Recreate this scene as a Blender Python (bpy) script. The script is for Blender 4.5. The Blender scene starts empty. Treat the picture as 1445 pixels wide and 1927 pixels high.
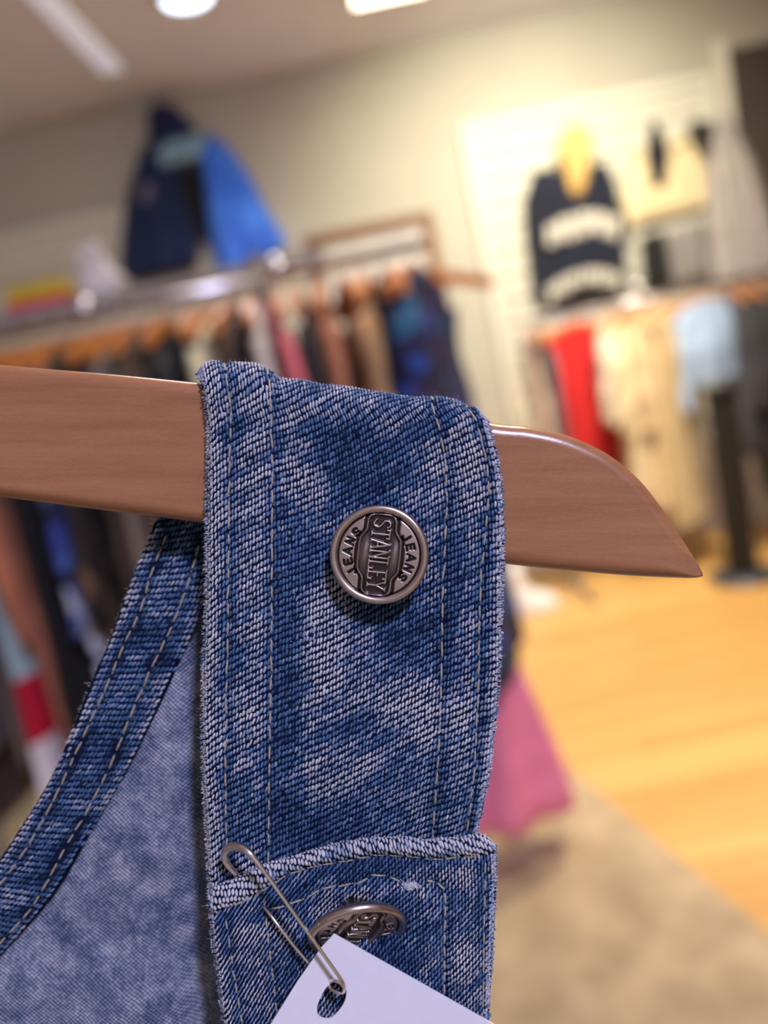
import bpy, bmesh, math, random
import numpy as np
from mathutils import Vector, Matrix

random.seed(7)
rng = np.random.default_rng(7)
SC = bpy.context.scene
COL = SC.collection

# ------------------------------------------------------------------ camera
FPX, CX, CY = 1445.0, 722.5, 963.5          # focal length and centre in pixels of the 1445x1927 frame
PITCH, ROLL, CAM_Z = math.radians(10.5), math.radians(12.0), 1.36
_fw = Vector((0, math.cos(PITCH), -math.sin(PITCH)))
_up0 = Vector((0, math.sin(PITCH), math.cos(PITCH)))
_rt0 = Vector((1, 0, 0))
_rt = _rt0 * math.cos(ROLL) - _up0 * math.sin(ROLL)
_up = _rt0 * math.sin(ROLL) + _up0 * math.cos(ROLL)
CAMP = Vector((0, 0, CAM_Z))
CAM_M = Matrix(((_rt.x, _up.x, -_fw.x, 0), (_rt.y, _up.y, -_fw.y, 0), (_rt.z, _up.z, -_fw.z, CAM_Z), (0, 0, 0, 1)))
cd = bpy.data.cameras.new('camera')
cam = bpy.data.objects.new('camera', cd)
COL.objects.link(cam)
cam.matrix_world = CAM_M
cd.sensor_fit = 'HORIZONTAL'
cd.sensor_width = 26.0
cd.lens = 26.0
cd.clip_start = 0.005
cd.clip_end = 60
D = 0.1445                                   # camera to the strap
cd.dof.use_dof = True
cd.dof.focus_distance = D - 0.001
cd.dof.aperture_fstop = 6.0
SC.camera = cam
SC.view_settings.view_transform = 'Standard'
SC.view_settings.look = 'None'
SC.view_settings.gamma = 1.0
SC.view_settings.use_curve_mapping = False
SC.view_settings.exposure = 0.0

# ------------------------------------------------------------------ world and large lights
wd = bpy.data.worlds.new('world'); SC.world = wd; wd.use_nodes = True
wd.node_tree.nodes['Background'].inputs[0].default_value = (1.0, 0.88, 0.84, 1)
wd.node_tree.nodes['Background'].inputs[1].default_value = 0.40

WALL_Y = 4.50
def ray(px, py):
    return (_rt * ((px - CX) / FPX) - _up * ((py - CY) / FPX) + _fw)
def W(px, py, Y):
    r = ray(px, py); return CAMP + r * (Y / r.y)
def WZ(px, py, z):
    r = ray(px, py); return CAMP + r * ((z - CAM_Z) / r.z)
CEIL = W(722, 92, WALL_Y).z

def lamp(name, kind, loc, energy, color, size=0.2, target=None, spot=None, blend=0.5):
    ld = bpy.data.lights.new(name, kind)
    ld.energy = energy; ld.color = color
    if kind == 'AREA':
        ld.shape = 'DISK'; ld.size = size
    else:
        ld.shadow_soft_size = size
    if spot:
        ld.spot_size = spot; ld.spot_blend = blend
    o = bpy.data.objects.new(name, ld); COL.objects.link(o)
    o.location = loc
    if target is not None:
        o.rotation_euler = (Vector(target) - Vector(loc)).to_track_quat('-Z', 'Y').to_euler()
    return o
_L = (_rt * 0.40 + _up * 1.0 - _fw * 1.0)
KEY = CAMP + _L * ((CEIL - 0.12 - CAM_Z) / _L.z)
lamp('key_ceiling_lamp', 'AREA', KEY, 62, (0.66, 0.66, 1.0), 0.22, CAMP + _fw * D)
lamp('wall_wash_lamp', 'SPOT', (1.15, 2.75, CEIL - 0.12), 285, (1.0, 0.92, 0.71), 0.06, (1.25, 4.5, 1.6), math.radians(105), 1.0)
lamp('floor_lamp_light', 'SPOT', (1.4, 2.6, CEIL - 0.12), 420, (1.0, 0.80, 0.52), 0.08, (1.45, 2.75, 0), math.radians(95), 0.9)
lamp('near_lamp_light', 'SPOT', (0.75, 1.25, CEIL - 0.10), 120, (1.0, 0.84, 0.60), 0.07, (0.45, 0.9, 0), math.radians(110), 0.9)
lamp('downlight_light', 'SPOT', (-0.42, 3.55, CEIL - 0.06), 70, (0.82, 0.86, 1.0), 0.10, (-0.42, 3.4, 0), math.radians(130), 1.0)
lamp('aisle_lamp_light', 'AREA', (-0.2, 2.5, CEIL - 0.10), 16, (1.0, 0.88, 0.76), 0.5, (-0.4, 2.6, 0))

# ------------------------------------------------------------------ helpers
def s2l(c):
    c = [x / 255.0 for x in c]
    return tuple((x / 12.92 if x <= 0.04045 else ((x + 0.055) / 1.055) ** 2.4) for x in c)

def new_mat(name):
    m = bpy.data.materials.new(name); m.use_nodes = True
    nt = m.node_tree
    return m, nt, nt.nodes['Principled BSDF']

def mat(name, c, rough=0.7, metal=0.0, var=0.12, scale=20.0, bump=0.0, stretch=(1, 1, 1), rot=0.0, coat=0.0, emit=None, sheen=0.0):
    """plain surface with noise variation; c is linear rgb"""
    m, nt, b = new_mat(name)
    tc = nt.nodes.new('ShaderNodeTexCoord'); mp = nt.nodes.new('ShaderNodeMapping')
    mp.inputs['Scale'].default_value = stretch
    mp.inputs['Rotation'].default_value = (0, 0, rot)
    nz = nt.nodes.new('ShaderNodeTexNoise'); nz.inputs['Scale'].default_value = scale; nz.inputs['Detail'].default_value = 4
    nt.links.new(tc.outputs['Object'], mp.inputs[0]); nt.links.new(mp.outputs[0], nz.inputs['Vector'])
    cr = nt.nodes.new('ShaderNodeValToRGB')
    cr.color_ramp.elements[0].position = 0.3; cr.color_ramp.elements[1].position = 0.7
    cr.color_ramp.elements[0].color = tuple(x * (1 - var) for x in c) + (1,)
    cr.color_ramp.elements[1].color = tuple(min(1, x * (1 + var)) for x in c) + (1,)
    nt.links.new(nz.outputs['Fac'], cr.inputs[0]); nt.links.new(cr.outputs[0], b.inputs['Base Color'])
    b.inputs['Roughness'].default_value = rough; b.inputs['Metallic'].default_value = metal
    b.inputs['Coat Weight'].default_value = coat
    b.inputs['Sheen Weight'].default_value = sheen
    if bump:
        bp = nt.nodes.new('ShaderNodeBump'); bp.inputs['Strength'].default_value = bump; bp.inputs['Distance'].default_value = 0.002
        nt.links.new(nz.outputs['Fac'], bp.inputs['Height']); nt.links.new(bp.outputs[0], b.inputs['Normal'])
    if emit:
        b.inputs['Emission Color'].default_value = emit[0] + (1,); b.inputs['Emission Strength'].default_value = emit[1]
    return m

def attr_mat(name, rough=0.85, metal=0.0, sheen=0.2, spec=0.2):
    m, nt, b = new_mat(name)
    a = nt.nodes.new('ShaderNodeAttribute'); a.attribute_name = 'col'
    nz = nt.nodes.new('ShaderNodeTexNoise'); nz.inputs['Scale'].default_value = 2500
    tc = nt.nodes.new('ShaderNodeTexCoord'); nt.links.new(tc.outputs['Object'], nz.inputs['Vector'])
    mr = nt.nodes.new('ShaderNodeMapRange'); mr.inputs[3].default_value = 0.82; mr.inputs[4].default_value = 1.15
    nt.links.new(nz.outputs['Fac'], mr.inputs[0])
    mx = nt.nodes.new('ShaderNodeVectorMath'); mx.operation = 'SCALE'
    nt.links.new(a.outputs['Color'], mx.inputs[0]); nt.links.new(mr.outputs[0], mx.inputs['Scale'])
    nt.links.new(mx.outputs[0], b.inputs['Base Color'])
    b.inputs['Roughness'].default_value = rough; b.inputs['Metallic'].default_value = metal
    b.inputs['Sheen Weight'].default_value = sheen
    b.inputs['Specular IOR Level'].default_value = spec
    return m

def pattern_mat(name, cols, scale, kind='voronoi', rough=0.9):
    m, nt, b = new_mat(name)
    tc = nt.nodes.new('ShaderNodeTexCoord')
    cr = nt.nodes.new('ShaderNodeValToRGB'); cr.color_ramp.interpolation = 'CONSTANT' if kind != 'noise' else 'LINEAR'
    n = len(cols)
    el = cr.color_ramp.elements
    while len(el) < n: el.new(0.5)
    for i, c in enumerate(cols):
        el[i].position = i / n; el[i].color = tuple(c) + (1,)
    if kind == 'bands':                       # bands down the garment, written as (position, colour) on height in metres
        sx = nt.nodes.new('ShaderNodeSeparateXYZ'); nt.links.new(tc.outputs['Object'], sx.inputs[0])
        mr = nt.nodes.new('ShaderNodeMapRange'); mr.inputs[1].default_value = -scale; mr.inputs[2].default_value = 0
        nt.links.new(sx.outputs[2], mr.inputs[0]); nt.links.new(mr.outputs[0], cr.inputs[0])
    else:
        if kind == 'voronoi':
            t = nt.nodes.new('ShaderNodeTexVoronoi'); t.inputs['Scale'].default_value = scale
            nt.links.new(tc.outputs['Object'], t.inputs['Vector'])
            sp = nt.nodes.new('ShaderNodeSeparateColor'); nt.links.new(t.outputs['Color'], sp.inputs[0])
            nt.links.new(sp.outputs[0], cr.inputs[0])
        else:
            t = nt.nodes.new('ShaderNodeTexNoise'); t.inputs['Scale'].default_value = scale; t.inputs['Detail'].default_value = 3
            nt.links.new(tc.outputs['Object'], t.inputs['Vector']); nt.links.new(t.outputs['Fac'], cr.inputs[0])
    nt.links.new(cr.outputs[0], b.inputs['Base Color'])
    b.inputs['Roughness'].default_value = rough
    return m

def mesh_np(name, V, F, cols=None, smooth=True):
    """fast mesh from numpy verts (n,3) and faces (m,3|4)"""
    V = np.ascontiguousarray(V, dtype=np.float32); F = np.ascontiguousarray(F, dtype=np.int32)
    me = bpy.data.meshes.new(name)
    k = F.shape[1]
    me.vertices.add(len(V)); me.vertices.foreach_set('co', V.ravel())
    me.loops.add(F.size); me.loops.foreach_set('vertex_index', F.ravel())
    me.polygons.add(len(F)); me.polygons.foreach_set('loop_start', np.arange(0, F.size, k, dtype=np.int32))
    me.update(calc_edges=True)
    me.validate()
    if smooth:
        me.polygons.foreach_set('use_smooth', np.ones(len(me.polygons), dtype=bool))
    if cols is not None:
        a = me.color_attributes.new('col', 'FLOAT_COLOR', 'POINT')
        c = np.ones((len(V), 4), dtype=np.float32); c[:, :3] = cols
        a.data.foreach_set('color', c.ravel())
    return me

def link(name, me, m=None, parent=None):
    o = bpy.data.objects.new(name, me); COL.objects.link(o)
    if m is not None and me is not None and len(me.materials) == 0: me.materials.append(m)
    if parent is not None: o.parent = parent
    return o

def tag(o, label=None, cat=None, group=None, kind=None):
    if label: o['label'] = label
    if cat: o['category'] = cat
    if group: o['group'] = group
    if kind: o['kind'] = kind
    return o

def empty(name, loc=(0, 0, 0), rotz=0.0):
    o = bpy.data.objects.new(name, None); COL.objects.link(o)
    o.empty_display_size = 0.05
    o.location = loc; o.rotation_euler = (0, 0, rotz)
    return o

def grid_faces(nu, nv, closed_u=False):
    """faces of an (nv rows, nu columns) vertex grid"""
    i = np.arange(nv - 1)[:, None]; j = np.arange(nu if closed_u else nu - 1)[None, :]
    a = i * nu + j; b = i * nu + (j + 1) % nu
    return np.stack([a, b, b + nu, a + nu], -1).reshape(-1, 4)

def box_data(x0, x1, y0, y1, z0, z1, bev=0.0):
    bm = bmesh.new()
    bmesh.ops.create_cube(bm, size=1)
    for v in bm.verts:
        v.co = Vector(((x0 + x1) / 2 + v.co.x * (x1 - x0), (y0 + y1) / 2 + v.co.y * (y1 - y0), (z0 + z1) / 2 + v.co.z * (z1 - z0)))
    if bev:
        bmesh.ops.bevel(bm, geom=list(bm.edges), offset=bev, segments=2, affect='EDGES')
    return bm

def bm_obj(name, bm, m, parent=None, smooth=False):
    me = bpy.data.meshes.new(name); bm.to_mesh(me); bm.free()
    if smooth:
        for p in me.polygons: p.use_smooth = True
    return link(name, me, m, parent)

def box(name, x0, x1, y0, y1, z0, z1, m, parent=None, bev=0.0):
    return bm_obj(name, box_data(x0, x1, y0, y1, z0, z1, bev), m, parent)

def tube_data(pts, rad, sides=10, caps=True):
    P = np.array([tuple(p) for p in pts], dtype=float); n = len(P)
    R = np.full(n, rad, dtype=float) if np.isscalar(rad) else np.array(rad, dtype=float)
    T = np.gradient(P, axis=0); T /= np.linalg.norm(T, axis=1)[:, None] + 1e-12
    up = np.array([0.3, 0.2, 1.0]); up /= np.linalg.norm(up)
    if abs(np.dot(up, T[0])) > 0.9: up = np.array([1.0, 0, 0])
    Nn = np.zeros_like(P); x = up - T[0] * np.dot(up, T[0]); x /= np.linalg.norm(x)
    for i in range(n):
        x = x - T[i] * np.dot(x, T[i]); x /= np.linalg.norm(x) + 1e-12; Nn[i] = x
    B = np.cross(T, Nn)
    th = np.linspace(0, 2 * np.pi, sides, endpoint=False)
    V = P[:, None, :] + R[:, None, None] * (np.cos(th)[None, :, None] * Nn[:, None, :] + np.sin(th)[None, :, None] * B[:, None, :])
    V = V.reshape(-1, 3); F = grid_faces(sides, n, True)
    if caps:
        c0, c1 = len(V), len(V) + 1
        V = np.vstack([V, P[0], P[-1]])
        j = np.arange(sides); j2 = (j + 1) % sides
        f0 = np.stack([np.full(sides, c0), j2, j, j], -1)
        f1 = np.stack([np.full(sides, c1), (n - 1) * sides + j, (n - 1) * sides + j2, (n - 1) * sides + j2], -1)
        return V, F, f0[:, :3], f1[:, :3]
    return V, F, None, None

def tube(name, pts, rad, m, parent=None, sides=10):
    V, F, f0, f1 = tube_data(pts, rad, sides)
    me = bpy.data.meshes.new(name)
    me.from_pydata(V.tolist(), [], F.tolist() + f0.tolist() + f1.tolist())
    for p in me.polygons: p.use_smooth = True
    me.update()
    return link(name, me, m, parent)

def catmull(pts, n=8):
    P = np.array(pts, dtype=float); P = np.vstack([2 * P[0] - P[1], P, 2 * P[-1] - P[-2]])
    out = []
    for i in range(1, len(P) - 2):
        t = np.linspace(0, 1, n, endpoint=False)[:, None]
        a, b, c, d = P[i - 1], P[i], P[i + 1], P[i + 2]
        out.append(0.5 * (2 * b + (c - a) * t + (2 * a - 5 * b + 4 * c - d) * t ** 2 + (-a + 3 * b - 3 * c + d) * t ** 3))
    out.append(P[-2][None, :])
    return np.vstack(out)

def lathe_data(prof, sides=40):
    th = np.linspace(0, 2 * np.pi, sides, endpoint=False)
    V = np.array([[(r * math.cos(t), r * math.sin(t), z) for t in th] for r, z in prof]).reshape(-1, 3)
    return V, grid_faces(sides, len(prof), True)

_tab = rng.random((256, 256))
def vnoise(x, y, seed=0):
    x = np.asarray(x, dtype=float) + seed * 17.31; y = np.asarray(y, dtype=float) + seed * 9.77
    xi = np.floor(x).astype(int); yi = np.floor(y).astype(int); fx = x - xi; fy = y - yi
    fx = fx * fx * (3 - 2 * fx); fy = fy * fy * (3 - 2 * fy)
    g = lambda a, b: _tab[a & 255, b & 255]
    return (g(xi, yi) * (1 - fx) + g(xi + 1, yi) * fx) * (1 - fy) + (g(xi, yi + 1) * (1 - fx) + g(xi + 1, yi + 1) * fx) * fy
def fbm(x, y, oct=3, seed=0):
    a, s, t = 0.5, 0.0, 0.0
    for k in range(oct):
        s = s + a * vnoise(x * 2 ** k, y * 2 ** k, seed + k); t += a; a *= 0.5
    return s / t
def sstep(a, b, x):
    t = np.clip((x - a) / (b - a), 0, 1); return t * t * (3 - 2 * t)


# ================================================================== the shop: floor, carpet, walls, ceiling
M_WALL = mat('cream_wall_paint', (0.50, 0.47, 0.39), 0.85, var=0.03, scale=3)
M_CEIL = mat('ceiling_paint', (0.82, 0.83, 1.0), 0.9, var=0.03, scale=3)
M_SLAT = mat('slatwall_laminate', (0.68, 0.65, 0.54), 0.6, var=0.03, scale=4)
M_DARKDOOR = mat('dark_brown_paint', (0.060, 0.045, 0.035), 0.7, var=0.1, scale=5)
M_TRIM = mat('cream_trim', (0.74, 0.71, 0.60), 0.6, var=0.03, scale=4)
M_CARPET = mat('taupe_carpet', (0.40, 0.325, 0.215), 0.95, var=0.22, scale=9, bump=0.6)
M_SUB = mat('subfloor', (0.30, 0.18, 0.07), 0.8, var=0.1, scale=4)
def plank_mat():
    m, nt, b = new_mat('oak_boards')
    tc = nt.nodes.new('ShaderNodeTexCoord'); mp = nt.nodes.new('ShaderNodeMapping'); mp.inputs['Scale'].default_value = (1.6, 30, 1)
    oi = nt.nodes.new('ShaderNodeObjectInfo')
    ad = nt.nodes.new('ShaderNodeVectorMath'); ad.operation = 'ADD'
    nt.links.new(tc.outputs['Object'], ad.inputs[0]); nt.links.new(oi.outputs['Location'], ad.inputs[1])
    nz = nt.nodes.new('ShaderNodeTexNoise'); nz.inputs['Scale'].default_value = 2; nz.inputs['Detail'].default_value = 5
    nt.links.new(ad.outputs[0], mp.inputs[0]); nt.links.new(mp.outputs[0], nz.inputs['Vector'])
    mx = nt.nodes.new('ShaderNodeMath'); mx.operation = 'MULTIPLY_ADD'; mx.inputs[1].default_value = 0.55
    nt.links.new(oi.outputs['Random'], mx.inputs[0]); nt.links.new(nz.outputs['Fac'], mx.inputs[2])
    cr = nt.nodes.new('ShaderNodeValToRGB'); e = cr.color_ramp.elements
    e[0].position = 0.35; e[0].color = (0.50, 0.28, 0.085, 1); e[1].position = 1.1; e[1].color = (0.66, 0.41, 0.15, 1)
    nt.links.new(mx.outputs[0], cr.inputs[0]); nt.links.new(cr.outputs[0], b.inputs['Base Color'])
    b.inputs['Roughness'].default_value = 0.42
    return m
M_PLANK = plank_mat()

RX0, RX1, RY0 = -3.2, 3.6, -3.0
def struct(o): return tag(o, kind='structure')
floor = struct(box('floor', RX0, RX1, RY0, WALL_Y, -0.05, -0.014, M_SUB))
# oak boards run along the back wall
bmn = box_data(-0.599, 0.599, -0.0445, 0.0445, -0.014, 0.0, 0.0012)
pm = bpy.data.meshes.new('plank'); bmn.to_mesh(pm); bmn.free(); pm.materials.append(M_PLANK)
row = 0; y = 1.30
while y < WALL_Y - 0.02:
    x = -0.45 + (row * 0.43) % 1.2 - 0.6
    while x < 3.4:
        o = link('plank', pm, None, floor); o.location = (x, y, 0); x += 1.2
    y += 0.0905; row += 1
# carpet: lies left of and nearer than the line across the boards
ca, cb = WZ(1005, 1395, 0), WZ(1445, 1762, 0)
dv = (cb - ca).normalized(); A = ca - dv * 0.62; B = cb + dv * 3.2
bm = bmesh.new()
poly = [A, B, Vector((RX0, B.y, 0)), Vector((RX0, A.y, 0))]
vs = [bm.verts.new((p.x, p.y, 0.004)) for p in poly]
f = bm.faces.new(vs); f.normal_update()
if f.normal.z < 0: f.normal_flip()
ex = bmesh.ops.extrude_face_region(bm, geom=[f])
for v in [g for g in ex['geom'] if isinstance(g, bmesh.types.BMVert)]: v.co.z = 0.013
bmesh.ops.recalc_face_normals(bm, faces=list(bm.faces))
carpet = bm_obj('carpet', bm, M_CARPET); tag(carpet, 'mottled taupe carpet laid beside the golden wooden boards', 'carpet')

struct(box('wall_back', RX0, RX1, WALL_Y, WALL_Y + 0.1, -0.05, CEIL, M_WALL))
struct(box('wall_left', RX0 - 0.1, RX0, RY0, WALL_Y + 0.1, -0.05, CEIL, M_WALL))
struct(box('wall_right', RX1, RX1 + 0.1, RY0, WALL_Y + 0.1, -0.05, CEIL, M_WALL))
struct(box('ceiling', RX0 - 0.1, RX1 + 0.1, RY0, WALL_Y + 0.1, CEIL, CEIL + 0.1, M_CEIL))
struct(box('baseboard_back', RX0, RX1, WALL_Y - 0.018, WALL_Y, 0.0, 0.11, M_TRIM))

# dark doorway to the right of the slat wall
dl_, dt_ = W(1362, 98, WALL_Y), W(1362, 98, WALL_Y).z
door = struct(box('door_1', dl_.x, dl_.x + 1.1, WALL_Y - 0.03, WALL_Y, 0.0, dt_, M_DARKDOOR))
struct(box('trim_1', dl_.x - 0.06, dl_.x, WALL_Y - 0.04, WALL_Y, 0.0, dt_ + 0.06, M_TRIM))

def slatwall(name, x0, x1, z0, z1, label, yf=WALL_Y):
    p = empty(name, (x0, yf, z0)); tag(p, label, 'wall panel')
    bd = box('backing', 0, x1 - x0, -0.012, 0, 0, z1 - z0, M_TRIM, p)
    h = 0.112
    b = box_data(0.055, x1 - x0 - 0.055, -0.034, -0.012, -h / 2, h / 2, 0.004)
    me = bpy.data.meshes.new('slat'); b.to_mesh(me); b.free(); me.materials.append(M_SLAT)
    z = h / 2 + 0.03
    while z + h / 2 < z1 - z0 - 0.06:
        o = link('slat', me, None, p); o.location = (0, 0, z); z += 0.130
    for a, b_ in ((0, 0.055), (x1 - x0 - 0.055, x1 - x0)):
        box('frame', a, b_, -0.045, 0, 0, z1 - z0, M_TRIM, p, 0.004)
    box('frame', 0.055, x1 - x0 - 0.055, -0.045, 0, z1 - z0 - 0.055, z1 - z0, M_TRIM, p, 0.004)
    return p
tl_, tr_ = W(862, 238, WALL_Y), W(1335, 142, WALL_Y)
slatwall('slat_panel', tl_.x, tr_.x, 0.12, (tl_.z + tr_.z) / 2, 'cream slatted wall panel behind the navy sweatshirt')
t3 = W(232, 392, WALL_Y)
slatwall('slat_panel', RX0 + 0.02, t3.x, 0.12, t3.z, 'cream slatted wall panel left of the denim jacket')

# ================================================================== the hanger, the denim garment, pin and tag
# close-up frame: millimetres, x right, y up, z towards the lens, origin on the lens axis at the strap
FG = CAM_M @ Matrix.Translation((0, 0, -D))
def PX(px, py, z):
    """point (mm) at depth z (mm) seen at pixel px, py"""
    k = (D * 1000 - z) / FPX
    return np.stack(np.broadcast_arrays((px - CX) * k, -(py - CY) * k, z), -1)
def fg_empty(name, px, py, z):
    o = empty(name); org = np.array(PX(px, py, z), dtype=float)
    o.matrix_world = FG @ Matrix.Translation(Vector(org) * 0.001)
    return o, org

# ---- materials
M_WEAVE = attr_mat('denim_yarn', sheen=0.03, spec=0.12)
M_CLOTH = attr_mat('denim_cloth', sheen=0.0, spec=0.05)
M_STITCH = mat('stitch_thread', s2l((158, 145, 126)), 0.7, var=0.25, scale=900)
M_FUZZ = mat('cotton_fuzz', s2l((225, 222, 225)), 0.9, var=0.1, scale=500)
M_CHROME = mat('pin_steel', (0.80, 0.73, 0.70), 0.18, 1.0, var=0.1, scale=60)
M_PAPER = mat('tag_paper', (0.68, 0.665, 0.71), 0.75, var=0.02, scale=300, bump=0.03)

def wood_mat(name, c0, c1, rough=0.30):
    m, nt, b = new_mat(name)
    tc = nt.nodes.new('ShaderNodeTexCoord'); mp = nt.nodes.new('ShaderNodeMapping')
    mp.inputs['Rotation'].default_value = (0, 0, math.radians(7)); mp.inputs['Scale'].default_value = (28, 330, 330)
    n1 = nt.nodes.new('ShaderNodeTexNoise'); n1.inputs['Scale'].default_value = 1.0; n1.inputs['Detail'].default_value = 6; n1.inputs['Roughness'].default_value = 0.65
    nt.links.new(tc.outputs['Object'], mp.inputs[0]); nt.links.new(mp.outputs[0], n1.inputs['Vector'])
    mp2 = nt.nodes.new('ShaderNodeMapping'); mp2.inputs['Scale'].default_value = (900, 4500, 4500); mp2.inputs['Rotation'].default_value = (0, 0, math.radians(7))
    n2 = nt.nodes.new('ShaderNodeTexNoise'); n2.inputs['Scale'].default_value = 1.0; n2.inputs['Detail'].default_value = 2
    nt.links.new(tc.outputs['Object'], mp2.inputs[0]); nt.links.new(mp2.outputs[0], n2.inputs['Vector'])
    mx = nt.nodes.new('ShaderNodeMath'); mx.operation = 'MULTIPLY_ADD'; mx.inputs[1].default_value = 0.35
    nt.links.new(n2.outputs['Fac'], mx.inputs[0]); nt.links.new(n1.outputs['Fac'], mx.inputs[2])
    cr = nt.nodes.new('ShaderNodeValToRGB'); cr.color_ramp.elements[0].position = 0.42; cr.color_ramp.elements[1].position = 0.92
    cr.color_ramp.elements[0].color = c0 + (1,); cr.color_ramp.elements[1].color = c1 + (1,)
    nt.links.new(mx.outputs[0], cr.inputs[0]); nt.links.new(cr.outputs[0], b.inputs['Base Color'])
    b.inputs['Roughness'].default_value = rough; b.inputs['Coat Weight'].default_value = 0.4; b.inputs['Coat Roughness'].default_value = 0.27
    bp = nt.nodes.new('ShaderNodeBump'); bp.inputs['Strength'].default_value = 0.12; bp.inputs['Distance'].default_value = 0.0002
    nt.links.new(n2.outputs['Fac'], bp.inputs['Height']); nt.links.new(bp.outputs[0], b.inputs['Normal'])
    return m
M_WOOD = wood_mat('hanger_wood', (0.225, 0.088, 0.035), (0.36, 0.155, 0.068))

# ---- dye: fade value 0..1 to cotton colour
def dye(f):
    f = np.clip(f, 0, 1)[..., None]
    a = np.array((0.0025, 0.008, 0.028)); b = np.array((0.075, 0.145, 0.275)); c = np.array((0.49, 0.475, 0.50))
    return np.where(f < 0.5, a + (b - a) * (f / 0.5), b + (c - b) * ((f - 0.5) / 0.5))

class Sheet:
    """a strip of cloth: left and right edges over py, a rolled top edge, thickness and relief"""
    def __init__(s, left, right, crest, R, z0, relief, width, back=0.0):
        s.l = np.array(left, float); s.r = np.array(right, float); s.c = np.array(crest, float)
        s.R, s.z0, s.h, s.w, s.back = R, z0, relief, width, back
    def flat(s, u, v):
        q = u / s.w
        R = s.R; A = R * math.pi / 2
        # crest over the fraction across
        yc = np.interp(q, s.c[:, 0], s.c[:, 1])
        ph = np.clip(v / R, -math.pi / 2, math.pi / 2)
        py = yc + R * (1 - np.cos(ph)) + np.maximum(v - A, 0) + np.maximum(-v - A, 0)
        z = s.z0 + 0.1 * (R * np.sin(ph) - R) - s.back * np.maximum(-v - A, 0) * 0.1
        px = np.interp(py, s.l[:, 1], s.l[:, 0]) * (1 - q) + np.interp(py, s.r[:, 1], s.r[:, 0]) * q
        n = np.stack([np.zeros_like(ph), np.cos(ph), np.sin(ph)], -1)
        return px, py, z, n
    def __call__(s, u, v):
        px, py, z, n = s.flat(u, v)
        return PX(px, py, z) + n * s.h(px, py, u, v)[..., None]

class Ribbon:
    """a flat band between two edge curves; u across in px, v along in px"""
    def __init__(s, outer, inner, z0, relief, width):
        def resample(P):
            P = catmull(P, 12); d = np.r_[0, np.cumsum(np.linalg.norm(np.diff(P, axis=0), axis=1))]
            return P, d / d[-1], d[-1]
        s.o, s.od, lo = resample(outer); s.i, s.id, li = resample(inner); s.len = (lo + li) / 2
        s.z0, s.h, s.w = z0, relief, width
    def flat(s, u, v):
        t = v / s.len; q = (u / s.w)
        ox = np.interp(t, s.od, s.o[:, 0]); oy = np.interp(t, s.od, s.o[:, 1])
        ix = np.interp(t, s.id, s.i[:, 0]); iy = np.interp(t, s.id, s.i[:, 1])
        return ox + (ix - ox) * q, oy + (iy - oy) * q
    def __call__(s, u, v):
        px, py = s.flat(u, v)
        return PX(px, py, s.z0 + s.h(px, py, u, v))

def normals(S, u, v, e=1.5):
    du = S(u + e, v) - S(u - e, v); dv = S(u, v + e) - S(u, v - e)
    n = np.cross(du, -dv); n /= np.linalg.norm(n, axis=-1)[..., None] + 1e-9
    return n

def sheet_mesh(name, S, u0, u1, v0, v1, nu, nv, fade, thick, m, parent, org, lift=0.0):
    u, v = np.meshgrid(np.linspace(u0, u1, nu), np.linspace(v0, v1, nv))
    P = S(u, v); n = normals(S, np.clip(u, u0 + 4, u1 - 4), np.clip(v, v0 + 4, v1 - 4))
    P = P + n * lift
    back = P - n * thick
    V = np.vstack([P.reshape(-1, 3), back.reshape(-1, 3)])
    F = grid_faces(nu, nv)[:, ::-1]; k = nu * nv
    rim = np.r_[np.arange(nu), nu - 1 + nu * np.arange(1, nv), k - 2 - np.arange(nu - 1), nu * np.arange(nv - 2, -1, -1)]
    r2 = np.roll(rim, -1)
    E = np.stack([rim[:-1], r2[:-1], r2[:-1] + k, rim[:-1] + k], -1)
    F = np.vstack([F, F[:, ::-1] + k, E])
    c = dye(fade(u, v).ravel()); c = np.vstack([c, c])
    return link(name, mesh_np(name, (V - org) * 0.001, F, c), m, parent)

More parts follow.
